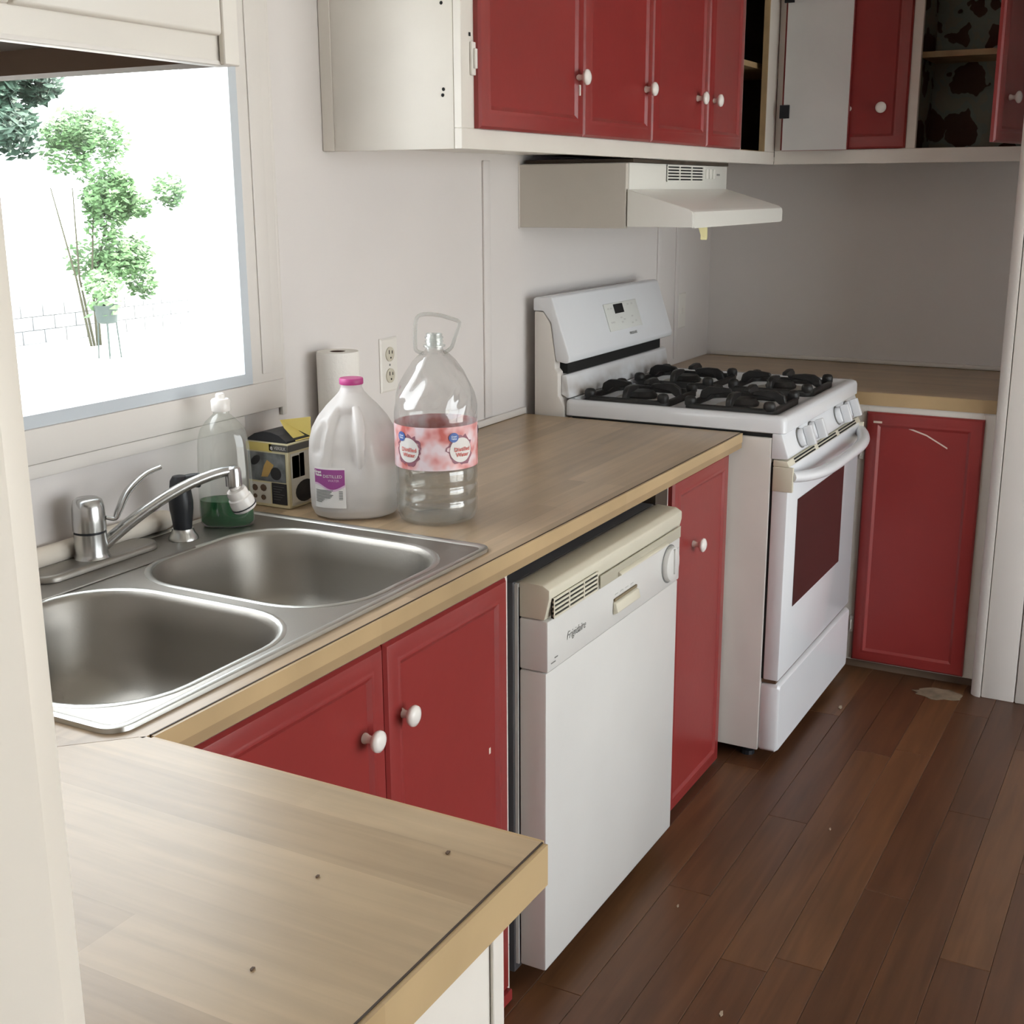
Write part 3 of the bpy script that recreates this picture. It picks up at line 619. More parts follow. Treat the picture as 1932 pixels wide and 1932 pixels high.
# brown strip between door and drawer, drawer
MB().box(SX + .01, SXR - .01, -.762, -.7225, .2325, .2425).build('brown_gap', BROWNP, t)
dr = []
for d, y in ((.004, -.7226), (.001, -.728), (.001, -.768), (.006, -.775)): dr.append([(x, y, z) for x, z in rrect(SX + .002 + d, SXR - .002 - d, .034 + d, .2315 - d, .010, 3)])
dw = MB().rings(dr).build('drawer', ENAMEL, t, smooth=True)
# backguard
bg = MB().prism([(-.034, .9055), (-.034, 1.2015), (-.060, 1.2005), (-.083, 1.17), (-.098, 1.075), (-.098, 1.045), (-.108, 1.035), (-.108, .97), (-.127, .94), (-.127, .9055)], 'x', SX, SXR).build('backguard', ENSIDE, t, bevel=.003)
cs = MB().prism([(-.030, 1.203), (-.030, 1.236), (-.038, 1.240), (-.078, 1.244), (-.088, 1.240), (-.143, 1.078), (-.141, 1.064), (-.130, 1.061), (-.102, 1.066), (-.0985, 1.076), (-.0845, 1.171), (-.0600, 1.2025)], 'x', SX, SXR + .004).build('console', ENAMEL, t, bevel=.004, seg=3)
MB().box(SX + .03, SXR - .05, -.122, -.0985, 1.030, 1.0605).build('vent_gap', BLACK, t)
MB().prism([(-.1085, 1.026), (-.120, 1.028), (-.126, 1.022), (-.135, .963), (-.1285, .9625), (-.1085, .972)], 'x', SX + .018, SXR - .004).build('splash_panel', STAINED, t, bevel=.003)
cf0 = Vector((0, -.088, 1.240)); cd = (Vector((0, -.143, 1.078)) - cf0).normalized(); cnn = Vector((0, cd.z, -cd.y)).normalized(); cnn = -cnn if cnn.y > 0 else cnn
def con(x, s, w=.0): return Vector((x, 0, 0)) + cf0 + cd * s + cnn * w
def conbox(name, m, par, x0, x1, s0, s1, w0, w1, **k): return MB().obox(cf0, X_, cd, cnn, (x0, x1), (s0, s1), (w0, w1)).build(name, m, par, **k)
pad = conbox('touch_pad', mat('pad_white', (.74, .75, .72), .35), cs, 3.405, 3.645, .045, .128, .0006, .003, bevel=.001)
conbox('display', BLACK, pad, 3.470, 3.535, .050, .078, .0031, .0042)
for x, s in ((3.425, .058), (3.445, .058), (3.425, .100), (3.440, .100), (3.50, .090), (3.50, .104), (3.52, .097), (3.57, .054), (3.60, .054), (3.58, .092), (3.60, .108), (3.57, .112)):
    conbox('button_mark', LGREY, pad, x, x + .012, s, s + .005, .0031, .0036)
text('FRIGIDAIRE', .011, lambda a, b: con(3.565 + a, .145 - b, .0012), cs, 'brand_badge', GREYINK, bold=.0003)
# burners and grates
gm = None
for gx in (3.305, 3.660):
    for gy in (-.275, -.575):
        z0 = .9482
        bn = MB().lathe([(.075, 0), (.07, .003), (.05, .002)], (gx, gy, z0), n=24).build('burner', ALU, t, smooth=True)
        MB().lathe([(.044, .0022), (.046, .010), (.040, .016), (.035, .022), (.004, .024)], (gx, gy, z0), n=24).build('burner_cap', IRON, bn, smooth=True)
        if gm is None:
            mb = MB(); g = .128; c0 = Vector((gx, gy, z0))
            P = [(x, y) for x, y in rrect(gx - g, gx + g, gy - g, gy + g, .035, 5)]
            rr = [[(gx + (x - gx) * s, gy + (y - gy) * s, z0 + dz) for x, y in P] for s, dz in ((1, .0), (1, .014), (.97, .017), (.90, .017), (.88, .012), (.88, .0), (1, 0))]
            mb.rings(rr, False, False)
            for a in range(4):
                d = Vector((math.cos(a * pi / 2), math.sin(a * pi / 2), 0)); q = Vector((-d.y, d.x, 0))
                prof = [(.124, .012), (.118, .036), (.100, .047), (.070, .048), (.035, .044), (.030, .034), (.060, .030), (.088, .026), (.104, .012)]
                for sgn in (0,):
                    V = [c0 + d * r + q * w + Vector((0, 0, h)) for w in (-.0075, .0075) for r, h in prof]; n = len(prof)
                    mb.add(V, [tuple(range(n)), tuple(range(n, 2 * n))[::-1]] + [(i, n + i, n + (i + 1) % n, (i + 1) % n) for i in range(n)])
                c = c0 + (d + q) * (g * .86)
                mb.lathe([(.016, .010), (.017, .026), (.013, .034), (.003, .036)], c, n=10)
            gm = mb.build('grate', IRON, t, bevel=.0022, seg=1); gp = (gx, gy)
        else:
            c = gm.copy(); COL.objects.link(c); c.location = (gx - gp[0], gy - gp[1], 0)

# ================================================================== RANGE HOOD
t = thing('range_hood', (3.46, -.2, 1.43), 'white under-cabinet range hood with slanted lip above stove', 'range hood')
HX0, HX1 = 3.078, 3.845
MB().box(HX0 + .0145, HX1, -.318, -.002, 1.452, 1.594).build('hood_body', HOODW, t, bevel=.002)
MB().box(HX0, HX0 + .014, -.314, -.002, 1.428, 1.592).build('filler_board', HOODS, t, bevel=.001, seg=1)
MB().box(HX0 - .003, HX0 - .0002, -.004, -.0005, 1.425, 1.60).build('caulk_strip', TRIM, t)
for a, b in ((HX0 + .001, HX0 + .0135), (HX1 - .0125, HX1)):
    MB().prism([(-.3185, 1.432), (-.3185, 1.527), (-.488, 1.477), (-.497, 1.470), (-.499, 1.462), (-.499, 1.432)], 'x', a, b).build('lip_side', HOODW, t, bevel=.001, seg=1)
MB().prism([(-.3185, 1.520), (-.3185, 1.527), (-.488, 1.477), (-.497, 1.470), (-.499, 1.462), (-.499, 1.430), (-.492, 1.430), (-.492, 1.460), (-.484, 1.468)], 'x', HX0 + .0137, HX1 - .0127).build('lip', HOODW, t, smooth=True, angle=30)
MB().box(HX0 + .016, HX1 - .002, -.316, -.02, 1.440, 1.4515).build('filter', LGREY, t)
GX0, GX1, GZ0, GZ1 = 3.345, 3.628, 1.549, 1.590
gr = MB().box(GX0, GX1, -.3195, -.3182, GZ0, GZ1).build('grille', BLACK, t)
for i in range(6): MB().box(GX0 - .002, GX1 + .002, -.3220, -.3196, GZ0 - .002 + i * .0082, GZ0 - .002 + i * .0082 + .0040).build('grille_slat', HOODW, gr)
for i in range(4): MB().box(GX0 - .002 + i * .0935, GX0 + .0035 + i * .0935, -.3224, -.3196, GZ0 - .002, GZ1 + .002).build('grille_bar', HOODW, gr)
for i in range(3): MB().box(3.655 + i * .03, 3.677 + i * .03, -.3215, -.3182, 1.556, 1.584).build('switch', LGREY if i == 9 else HOODW, t, bevel=.001)
MB().box(3.752, 3.778, -.3190, -.3182, 1.566, 1.571).build('print_mark', GREYINK, t)
MB().box(HX0 + .02, HX1 - .01, -.325, -.012, 1.5945, 1.6035).build('mounting_gap', DARKIN, t)
tp = MB().add([(3.16, -.485, 1.429), (3.225, -.485, 1.4295), (3.222, -.487, 1.405), (3.215, -.488, 1.397), (3.165, -.489, 1.399), (3.172, -.487, 1.41)], [(0, 1, 2, 3, 4, 5)])
tp.add([(x, y - .0006, z) for x, y, z in tp.v[:6]], [(5, 4, 3, 2, 1, 0)])
tag(tp.build('tape_strip', TAPE), 'torn piece of yellow masking tape hanging under range hood', 'tape')

# ================================================================== WALL CABINETS
UZ = 1.605; UT = 2.35; UY = -.339
t = thing('wall_cabinet', (3.23, -.17, UZ), 'long white wall cabinet with four closed red doors above stove', 'cabinet')
MB().box(2.216, 2.232, UY + .0185, -.001, UZ, UT).build('side_panel', CABW, t, bevel=.002)
MB().box(2.2135, 2.2158, -.030, -.001, UZ + .001, UT).build('side_strip', CABW, t, bevel=.001, seg=1)
MB().box(2.232, 4.59, UY + .0185, -.001, UZ + .012, UZ + .026).box(2.232, 4.59, UY + .0185, -.001, UT - .015, UT).build('carcass', CABW, t)
MB().box(3.885, 4.59, -.012, -.0015, UZ + .0265, UT - .0155).box(3.87, 3.884, UY + .019, -.013, UZ + .0265, UT - .0155).build('lining', DARKIN, t)  # dark boards put the open cabinet's shade into colour
MB().box(3.8845, 4.59, -.30, -.0125, 1.905, 1.922).build('shelf', WOODIN, t)
MB().box(3.8845, 4.16, UY + .002, UY + .018, UZ + .0405, UZ + .0415).build('bottom_edge', WOODIN, t)
ff = MB().box(2.216, 4.249, UY, UY + .018, UZ, UZ + .040).box(2.216, 4.249, UY, UY + .018, UT - .05, UT)
for a, b in ((2.216, 2.29), (2.70, 2.77), (3.12, 3.18), (3.52, 3.60), (3.82, 3.905), (4.145, 4.249)): ff.box(a, b, UY, UY + .018, UZ + .040, UT - .05)
ff.build('face_frame', CABW, t, bevel=.0012, seg=1)
MB().box(4.139, 4.1448, UY, UY + .018, UZ + .0405, UT - .05).build('stile_edge', WOODIN, t)
for i, z in enumerate((1.707, 1.718, 1.877, 1.887)): MB().lathe([(.0035, 0), (.0035, .0006)], (2.2156, -.296 - .002 * (i % 2), z), NX, 10).build('screw_hole', BLACK, t)
DZ = 1.645
for x0, x1, kx, s in ((2.263, 2.738, 2.705, 0), (2.741, 3.146, 3.105, 0), (3.149, 3.556, 3.478, 0), (3.561, 3.862, 3.598, 0)):
    d = MB().panel((x0, UY - .0005, DZ), X_, Z_, NY, x1 - x0, .64, DOOR_R).build('door', RED, t, smooth=True, angle=25)
    knob(d, (kx, UY - .012, 1.772), NY)
    if x0 < 2.3:
        hinge(d, (2.248, UY - .0005, 1.745), X_, Z_, NY, .026, .062)
        MB().obox((2.245, UY - .0005, 1.817), X_, Z_, NY, (0, .006), (0, .007), (0, .0008)).build('screw_hole', BLACK, t)
        MB().box(2.703, 2.709, UY - .0215, UY - .0122, 1.733, 1.756).build('catch_tab', PLATE, d)
# opened door hinged at the corner, seen from its white back
od = MB().panel((4.213, UY - .036, 1.648), NY, Z_, (1, 0, 0), .215, .64, [(0, .0005), (0, .011), (.004, .016), (.030, .018), (.040, .020), (.050, .012), (.056, .0115)]).build('opened_door', RED, t, smooth=True, angle=25, label='opened door showing its white back')
MB().box(4.2105, 4.2132, UY - .036 - .213, UY - .037, 1.649, 2.287).build('door_back', INNERW, od)
knob(od, (4.2245, UY - .036 - .211, 1.775), (1, 0, 0))
for z in (1.750, 2.105): MB().box(4.2035, 4.2104, UY - .058, UY - .026, z, z + .042).build('hinge', BLACKP, od, bevel=.001, seg=1)

MB().box(4.575, 4.5895, -.30, -.0125, UZ + .0265, UT - .0155).build('lining', DARKIN, bpy.data.objects['wall_cabinet'])  # added dark board hides the wall paint, keeping the painted shade unbroken
t = thing('corner_wall_cabinet', (4.42, -.74, UZ), 'far wall cabinet with open shelf and floral lined back', 'cabinet')
RX = 4.25
MB().box(RX + .0185, 4.598, -1.153, UY - .002, UZ + .012, UZ + .026).box(RX + .0185, 4.598, -1.153, UY - .002, UT - .015, UT).box(RX + .0185, 4.598, -1.153, -1.138, UZ + .0265, UT - .0155).build('carcass', CABW, t)
MB().box(4.585, 4.598, -1.137, UY - .003, UZ + .0265, UT - .0155).build('back_panel', FLORAL, t, label='floral paper lining')
MB().box(RX + .0185, RX + .33, -.775, -.765, UZ + .0265, UT - .0155).build('divider', FLORAL, t)
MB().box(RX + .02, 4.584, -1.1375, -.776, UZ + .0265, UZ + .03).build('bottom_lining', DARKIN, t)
MB().box(RX + .10, 4.5845, -1.1375, -.776, 1.930, 1.948).build('shelf', WOODIN, t)
ff = MB().box(RX, RX + .018, -1.154, UY - .0005, UZ, UZ + .045).box(RX, RX + .018, -1.154, UY - .0005, UT - .05, UT)
for a, b in ((-.375, UY - .0005), (-.796, -.755), (-1.154, -1.132)): ff.box(RX, RX + .018, a, b, UZ + .045, UT - .05)
ff.build('face_frame', CABW, t, bevel=.0012, seg=1)
d = MB().panel((RX - .0005, -.362, UZ + .046), NY, Z_, NX, .405, .64, DOOR_R).build('door', RED, t, smooth=True, angle=25)
knob(d, (RX - .012, -.690, 1.775), NX)
# half open door on the right, swung out towards the room
hp_ = Vector((RX - .004, -1.136, UZ + .048)); fe = Vector((3.925, -1.068, UZ + .048)); U = (hp_ - fe).normalized(); N = Vector((U.y, -U.x, 0)); N = N if N.y < 0 else -N
od = MB().panel(fe, U, Z_, N, (hp_ - fe).length, .64, DOOR_R).build('opened_door', RED, t, smooth=True, angle=25, label='red door swung out into the room')
knob(od, fe + U * .095 + N * .012 + Vector((0, 0, .125)), N)

t = thing('peninsula_wall_cabinet', (.62, -.55, 1.619), 'white wall cabinet with brown recessed underside above the peninsula', 'cabinet')
LZ = 1.619; LX0, LX1, LY0, LY1 = .4375, .814, -.966, -.30
MB().box(LX0, LX1, LY0, LY0 + .016, LZ, 2.40).build('end_panel', CABW, t, bevel=.0015)
MB().box(LX1 - .018, LX1 - .002, LY0 + .0165, LY1, LZ + .0205, 2.40).build('front_panel', CABW, t)
MB().box(LX0, LX1 - .0185, LY0 + .0165, LY1, LZ + .030, LZ + .04).build('underside', UNDER, t)
MB().box(LX1 - .034, LX1 - .0005, LY0 + .0165, LY1, LZ + .0005, LZ + .020).build('bottom_rail', UNDER, t)
MB().box(LX0 + .15, LX0 + .162, LY0 + .0165, LY1, LZ + .018, LZ + .0295).build('batten', UNDER, t)
MB().box(LX0, LX1 - .002, LY0 - .0012, LY0 - .0001, LZ, LZ + .003).build('bottom_edge', STEELR if False else TRIM, t)
MB().panel((.600, LY0 - .0003, LZ + .021), X_, Z_, NY, .195, .70, [(0, 0), (0, .006), (.002, .008)]).build('raised_panel', CABW, t, bevel=.0008, seg=1)
MB().panel((.4385, LY0 - .0003, LZ + .021), X_, Z_, NY, .158, .70, [(0, 0), (0, .006), (.002, .008)]).build('raised_panel', CABW, t, bevel=.0008, seg=1)
MB().box(LX1 - .016, LX1 + .002, LY0 - .006, LY0 - .0003, LZ, 2.40).build('edge_strip', CABW, t, bevel=.001, seg=1)

# ================================================================== OUTLETS
def outlet(x, z, label):
    t = thing('wall_outlet', (x, -.003, z), label, 'outlet')
    MB().panel((x - .035, -.0005, z - .063), X_, Z_, NY, .070, .126, [(0, 0), (0, .002), (.004, .005)]).build('plate', PLATE, t)
    for dz in (.025, -.025):
        s = MB().lathe([(.0170, .0), (.0170, .0025), (.0155, .0032), (.002, .0033)], (x, -.0056, z + dz), NY, 20, sy=1.0, sx=1.0).build('socket', OUTLET, t, smooth=True)
        for dx, h in ((-.006, .009), (.006, .007)): MB().box(x + dx - .001, x + dx + .001, -.0098, -.0090, z + dz + .001, z + dz + .001 + h).build('slot', BLACK, s)
        MB().lathe([(.0022, 0), (.0022, .0008)], (x, -.0090, z + dz - .008), NY, 8).build('slot', BLACK, s)
    MB().lathe([(.0025, 0), (.0025, .001)], (x, -.0056, z), NY, 8).build('screw', GREYINK, t)
outlet(2.431, 1.132, 'white duplex outlet on the wall above the water bottles')
t = thing('wall_plate', (4.312, -.003, 1.10), 'blank white wall plate behind the stove near the corner', 'wall plate')
MB().panel((4.277, -.0005, 1.04), X_, Z_, NY, .070, .126, [(0, 0), (0, .002), (.004, .005)]).build('plate', PLATE, t)
MB().box(4.307, 4.317, -.011, -.0056, 1.093, 1.112).build('toggle', PLATE, t, bevel=.001)

# ================================================================== COUNTER ITEMS
# --- paper towel roll
cx, cy = 2.168, -.052
t = thing('paper_towel_roll', (cx, cy, CT), 'white paper towel roll standing behind the milky jug', 'paper towel')
MB().lathe([(.016, .002), (.043, .0), (.0455, .004), (.0455, .276), (.044, .281), (.0165, .281)], (cx, cy, CT + .0005), n=32, cap0=False, cap1=False).build('roll', PAPER, t, smooth=True, angle=50)
MB().lathe([(.0164, .001), (.0164, .2805), (.0145, .2805), (.0145, .20), (.001, .20)], (cx, cy, CT + .0005), n=20, cap1=False).build('core', CARDB, t, smooth=True)

# --- dish soap bottle
cx, cy = 1.748, -.094; CZ = RIMZ + .0005
t = thing('dish_soap_bottle', (cx, cy, CZ), 'clear dish soap bottle with a little green soap left', 'bottle')
q = 24; ang = .55
def oval(rx, ry, z, c=(cx, cy), n=28): return [(c[0] + rx * math.cos(a) * math.sin(ang) * 1 + ry * math.sin(a) * math.cos(ang), c[1] - rx * math.cos(a) * math.cos(ang) + ry * math.sin(a) * math.sin(ang), z) for a in [2 * pi * i / n for i in range(n)]]
prof = [(.044, .028, 0), (.050, .032, .006), (.051, .033, .03), (.050, .032, .10), (.048, .031, .15), (.046, .030, .165), (.041, .028, .182), (.030, .024, .197), (.019, .018, .207), (.0145, .0145, .211), (.0145, .0145, .216)]
MB().rings([oval(a, b, CZ + h) for a, b, h in prof], True, False).build('bottle_shell', SOAPC, t, smooth=True, angle=70)
MB().rings([oval(a - .002, b - .002, CZ + h) for a, b, h in ((.044, .028, .002), (.050, .032, .008), (.051, .033, .03), (.0508, .0328, .050))]).build('soap', SOAP, t, smooth=True, label='green soap')
MB().lathe([(.0172, .2165), (.0178, .218), (.0175, .236), (.015, .239), (.009, .240), (.0085, .247), (.0065, .249), (.002, .249)], (cx, cy, CZ), n=22).build('cap', KNOB, t, smooth=True, angle=40)

# --- boxed scrubber
bx0, bx1, by0, by1, bz0, bz1 = 1.905, 1.985, -.117, -.013, CT + .0005, CT + .132
t = thing('scrub_brush_box', (1.945, -.07, CT), 'yellow and black printed scrub brush box beside the soap bottle', 'box')
MB().box(bx0, bx1, by0, by1, bz0, bz1).build('carton', PYEL, t, bevel=.0015, seg=1)
def front(name, m, par, u0, u1, z0, z1, k=.0005): return MB().box(bx0 - k - .0003, bx0 - k + .0002, by1 - u1 * .104, by1 - u0 * .104, bz0 + z0 * .1315, bz0 + z1 * .1315).build(name, m, par)
def fpt(u, z, k): return (bx0 - k, by1 - u * .104, bz0 + z * .1315)
front('print_panel', YEL, t, .0, .62, .86, .985); front('photo_panel', PHOTO, t, .03, .93, .40, .84); front('print_panel', CARDW, t, .05, .55, .05, .37)
front('text_panel', DKPRINT, t, .58, .94, .06, .385)
front('brand_band', mat('grey_band', (.10, .095, .085), .5), t, .56, 1.0, .875, .975)
MB().add([fpt(u, z, .0012) for u, z in ((.34, .46), (.50, .47), (.66, .66), (.50, .73), (.42, .64))], [(0, 1, 2, 3, 4)]).build('sponge_picture', ORANGE, t)
MB().add([fpt(.70 + .13 * math.cos(a), .53 + .10 * math.sin(a), .0013) for a in [2 * pi * i / 16 for i in range(16)]], [tuple(range(16))]).build('brush_picture', DKPRINT, t)
MB().add([fpt(.22 + .10 * math.cos(a) + .06 * math.sin(a), .71 + .08 * math.sin(a), .0012) for a in [2 * pi * i / 14 for i in range(14)]], [tuple(range(14))]).build('brush_picture', DKPRINT, t)
for u, z, r in ((.17, .28, .075), (.38, .29, .08), (.37, .14, .06), (.17, .15, .05)): MB().add([fpt(u + r * math.cos(a), z + r * .7 * math.sin(a), .0012) for a in [2 * pi * i / 8 for i in range(8)]], [tuple(range(8))]).build('brush_picture', BROWNP, t)
for i in range(6): front('print_line', GREYINK, t, .62, .88 - .05 * (i % 3), .33 - i * .04, .335 - i * .04, .0012)
text('e', .014, lambda a, b: (bx0 - .0013, by1 - .62 * .104 - a, bz0 + .925 * .1315 + b), t, 'brand_mark', WLAB, bold=.0004)
text('VERSILK', .009, lambda a, b: (bx0 - .0013, by1 - .82 * .104 - a * .9, bz0 + .922 * .1315 + b), t, 'brand_name', WLAB)
# side prints (facing the room)
def side(name, m, u0, u1, z0, z1): return MB().box(bx0 + u0 * .08, bx0 + u1 * .08, by0 - .0009, by0 - .0004, bz0 + z0 * .1315, bz0 + z1 * .1315).build(name, m, t)
side('print_panel', CARDW, .08, .98, .04, .84); side('brand_band', bpy.data.materials['grey_band'], .0, 1, .875, .975); side('brush_picture', ORANGE, .14, .42, .46, .80); side('brush_picture', BROWNP, .43, .62, .46, .82)
MB().add([(bx0 + .08 * (.62 + .40 * math.cos(a)), by0 - .0012, bz0 + .1315 * (.23 + .17 * math.sin(a))) for a in [2 * pi * i / 18 for i in range(18)]], [tuple(range(18))]).build('brush_picture', DKPRINT, t)
# black bristle pad showing over the top, yellow flap at the back
mb = MB(); rs = []
for x in [bx0 + .002 + i * .076 / 6 for i in range(7)]:
    rs.append([(x, by1 - .001 - u * .100, bz1 + .0005 + (.020 * math.sin(pi * min(1, u * 1.0)) ** .6 if z else 0) * (1 if x > 0 else 1)) for z, u in ((0, 0.), (0, 1.), (1, .98), (1, .8), (1, .6), (1, .4), (1, .2), (1, .02))])
mb.rings(rs).build('bristle_pad', BLACKP, t, label='black bristles')
MB().add([(bx0 + .03, by0 + .002, bz1 + .001), (bx0 + .078, by0 + .002, bz1 + .001), (bx0 + .09, by0 + .01, bz1 + .040), (bx0 + .05, by0 + .055, bz1 + .036), (bx0 + .032, by0 + .03, bz1 + .024), (bx0 + .03, by0 + .0028, bz1 + .001), (bx0 + .078, by0 + .0028, bz1 + .001), (bx0 + .09, by0 + .0115, bz1 + .040), (bx0 + .05, by0 + .0565, bz1 + .036), (bx0 + .032, by0 + .0315, bz1 + .024)],
         [(0, 1, 2, 3, 4), (9, 8, 7, 6, 5)] + [(i, 5 + i, 5 + (i + 1) % 5, (i + 1) % 5) for i in range(5)]).build('flap', YEL, t)

# --- gallon jug (milky) with moulded handle
cx, cy = 1.957, -.238
t = thing('gallon_jug', (cx, cy, CT), 'milky plastic gallon jug with magenta cap and label', 'jug')
VA = math.atan2(-1.6566 - cy, .0054 - cx)          # towards the room / label side
def sup(rx, ry, z, p=3.2, n=40, c=(cx, cy), rot=VA):
    P = []
    for i in range(n):
        a = 2 * pi * i / n; ca, sa = math.cos(a), math.sin(a); x = rx * abs(ca) ** (2 / p) * (1 if ca >= 0 else -1); y = ry * abs(sa) ** (2 / p) * (1 if sa >= 0 else -1)
        P.append((c[0] + x * math.cos(rot) - y * math.sin(rot), c[1] + x * math.sin(rot) + y * math.cos(rot), z))
    return P
prof = [(.066, 0, 2.6), (.080, .006, 2.6), (.0855, .020, 2.7), (.0865, .05, 2.7), (.0865, .12, 2.7), (.085, .145, 2.6), (.079, .168, 2.5), (.067, .190, 2.3), (.049, .212, 2.1), (.033, .228, 2), (.024, .238, 2), (.0205, .246, 2), (.0205, .252, 2)]
def resample(P, m):
    out = []
    for a, b in zip(P[:-1], P[1:]):
        for q in range(m): out.append(tuple(x + (y - x) * q / m for x, y in zip(a, b)))
    return out + [P[-1]]
def sstep(x, a, b): q = max(0, min(1, (x - a) / (b - a))); return q * q * (3 - 2 * q)
def window(x, a, b, f): return sstep(x, a - f, a + f) * (1 - sstep(x, b - f, b + f))
rs2 = []; JN = 88
for r, h, p in resample(prof, 4):
    out = []
    for i, P in enumerate(sup(r, r, CT + .0005 + h, p, JN)):
        a = 2 * pi * i / JN; a = a - 2 * pi if a > pi else a
        dep = .019 * window(a, -.62, .06, .07) * window(h, .098, .206, .012) + .012 * window(a, -1.05, -.72, .08) * window(h, .125, .180, .012) + .010 * window(a, .42, 1.0, .16) * window(h, .11, .20, .02) * .5
        k = 1 - dep / max(r, .02)
        out.append((cx + (P[0] - cx) * k, cy + (P[1] - cy) * k, P[2]))
    rs2.append(out)
MB().rings(rs2, True, False).build('jug_shell', HDPE, t, smooth=True, angle=80)
MB().rings([sup(r - .0025, r - .0025, CT + .0005 + h, p) for r, h, p in ((.066, .003, 2.6), (.080, .009, 2.6), (.0855, .022, 2.7), (.0862, .048, 2.7))]).build('water', HWATER, t, smooth=True)
hz = CT
def jp(a, r, h): return (cx + r * math.cos(VA + a), cy + r * math.sin(VA + a), CT + h)
MB().tube([jp(.14, .046, .214), jp(.16, .060, .200), jp(.17, .074, .176), jp(.18, .081, .145), jp(.18, .081, .115), jp(.18, .076, .095)], [.007, .0095, .0105, .010, .009, .006], 12, .7).build('handle', HDPE, t, smooth=True)
MB().lathe([(.0225, .2525), (.0232, .254), (.0232, .2625), (.022, .2645), (.002, .2645)], (cx, cy, CT), n=26).build('cap', MAG, t, smooth=True, label='magenta screw cap')
def curved(name, m, par, a0, a1, z0, z1, r, c=(cx, cy), n=8, wave=None):
    mb = MB(); A = [VA + a0 + (a1 - a0) * i / n for i in range(n + 1)]
    lo = [(c[0] + r * math.cos(a), c[1] + r * math.sin(a), z0 + (wave(i / n) if wave else 0)) for i, a in enumerate(A)]; hi = [(c[0] + r * math.cos(a), c[1] + r * math.sin(a), z1) for a in A]
    k = n + 1; return mb.add(lo + hi, [(i, i + 1, k + i + 1, k + i) for i in range(n)]).build(name, m, par)
LR = .0895; la0, la1 = -.90, -.20
def jsurf(a, h, off): # point on jug side surface following its squarish section
    s_ = sup(.0866 + off, .0866 + off, 0, 2.7, 360); i = int(round((a % (2 * pi)) / (2 * pi) * 360)) % 360
    return None
def jug_pt(a, z, off=.001):
    ca, sa = math.cos(a), math.sin(a); k = (.0866 + off) / (abs(ca) ** 2.7 + abs(sa) ** 2.7) ** (1 / 2.7)
    return (cx + k * math.cos(VA + a), cy + k * math.sin(VA + a), z)
def jpatch(name, m, a0, a1, z0, z1, off, n=14, wave=None, par=None):
    mb = MB(); lo = [jug_pt(a0 + (a1 - a0) * i / n, z0 + (wave(i / n) if wave else 0), off) for i in range(n + 1)]; hi = [jug_pt(a0 + (a1 - a0) * i / n, z1, off) for i in range(n + 1)]
    return mb.add(lo + hi, [(i, i + 1, n + 2 + i, n + 1 + i) for i in range(n)]).build(name, m, par or t)
z0, z1 = CT + .028, CT + .106
lab = jpatch('label_sticker', WLAB, la0, la1, z0, z1, .0012)
wv = lambda s: .006 * math.sin(s * 2 * pi * .9 + 1.2)
jpatch('label_print', PINK, la0 + .01, la1 - .01, z0 + .0385, z1 - .003, .0017, wave=wv, par=lab); jpatch('label_print', MAGL, la0 + .012, la1 - .012, z0 + .0425, z1 - .0035, .0021, wave=wv, par=lab)
def jtext(s, size, a_c, z, m, off=.0026, bold=0): return text(s, size, lambda a, b: jug_pt(a_c + a / .092, z + b, off), lab, 'label_text', m, bold=bold)
jtext('Great', .0068, -.79, z1 - .0085, WLAB, bold=.0003); jtext('Value', .0068, -.775, z1 - .0142, WLAB, bold=.0003)
jtext('DISTILLED', .0082, -.46, z1 - .0165, WLAB); jtext('WATER', .0062, -.44, z1 - .0245, PINK)
for i in range(9): jpatch('print_line', GREYINK, la0 + .035, la0 + (.44 if i < 6 else .25) - .03 * (i % 3), z0 + .0335 - i * .0028, z0 + .0350 - i * .0028, .0020, par=lab)
for i in range(8): jpatch('barcode_bar', GREYINK, la1 - .14, la1 - .06, z0 + .032 - i * .0022, z0 + .0334 - i * .0022 - .0005 * (i % 2), .0020, n=3, par=lab)

# --- clear water bottle with printed band and loop handle
cx, cy = 1.988, -.408
t = thing('distilled_water_bottle', (cx, cy, CT), 'large clear water bottle with red watercolour label band and loop handle', 'bottle')
VA = math.atan2(-1.6566 - cy, .0054 - cx)
n = 64; R0 = .078
prof = [(.050, .004), (.060, .0), (.070, .004), (.0765, .018), (.0775, .04), (.0755, .046), (.0775, .052), (.0775, .068), (.0755, .074), (.0775, .080), (.0775, .098), (.0765, .104), (.0775, .110), (.0775, .188), (.0785, .196), (.0785, .206), (.0770, .222), (.0725, .242), (.0650, .262), (.054, .284), (.040, .304), (.028, .316), (.0185, .322), (.0160, .325)]
rs = []
for r, h in resample(prof, 3):
    ring = []
    for i in range(n):
        a = 2 * pi * i / n; k = 1
        if .205 < h < .30: k += .038 * math.sin(9 * (a - (h - .2) * 9)) * math.sin((h - .205) / .095 * pi)
        if h < .02: k += (.05 if h > .002 else .0) * (abs(math.cos(2.5 * a)) - .7) * .6
        ring.append((cx + r * k * math.cos(a), cy + r * k * math.sin(a), CT + .0005 + h))
    rs.append(ring)
MB().rings(rs, True, False).build('bottle_shell', PET, t, smooth=True, angle=80)
MB().lathe([(r - .002, h) for r, h in ((.058, .003), (.0685, .007), (.0755, .02), (.0765, .04), (.0748, .046), (.0765, .052), (.0765, .068), (.0748, .074), (.0765, .08), (.0765, .098), (.0765, .104))], (cx, cy, CT + .0005), n=40).build('water', WATER, t, smooth=True)
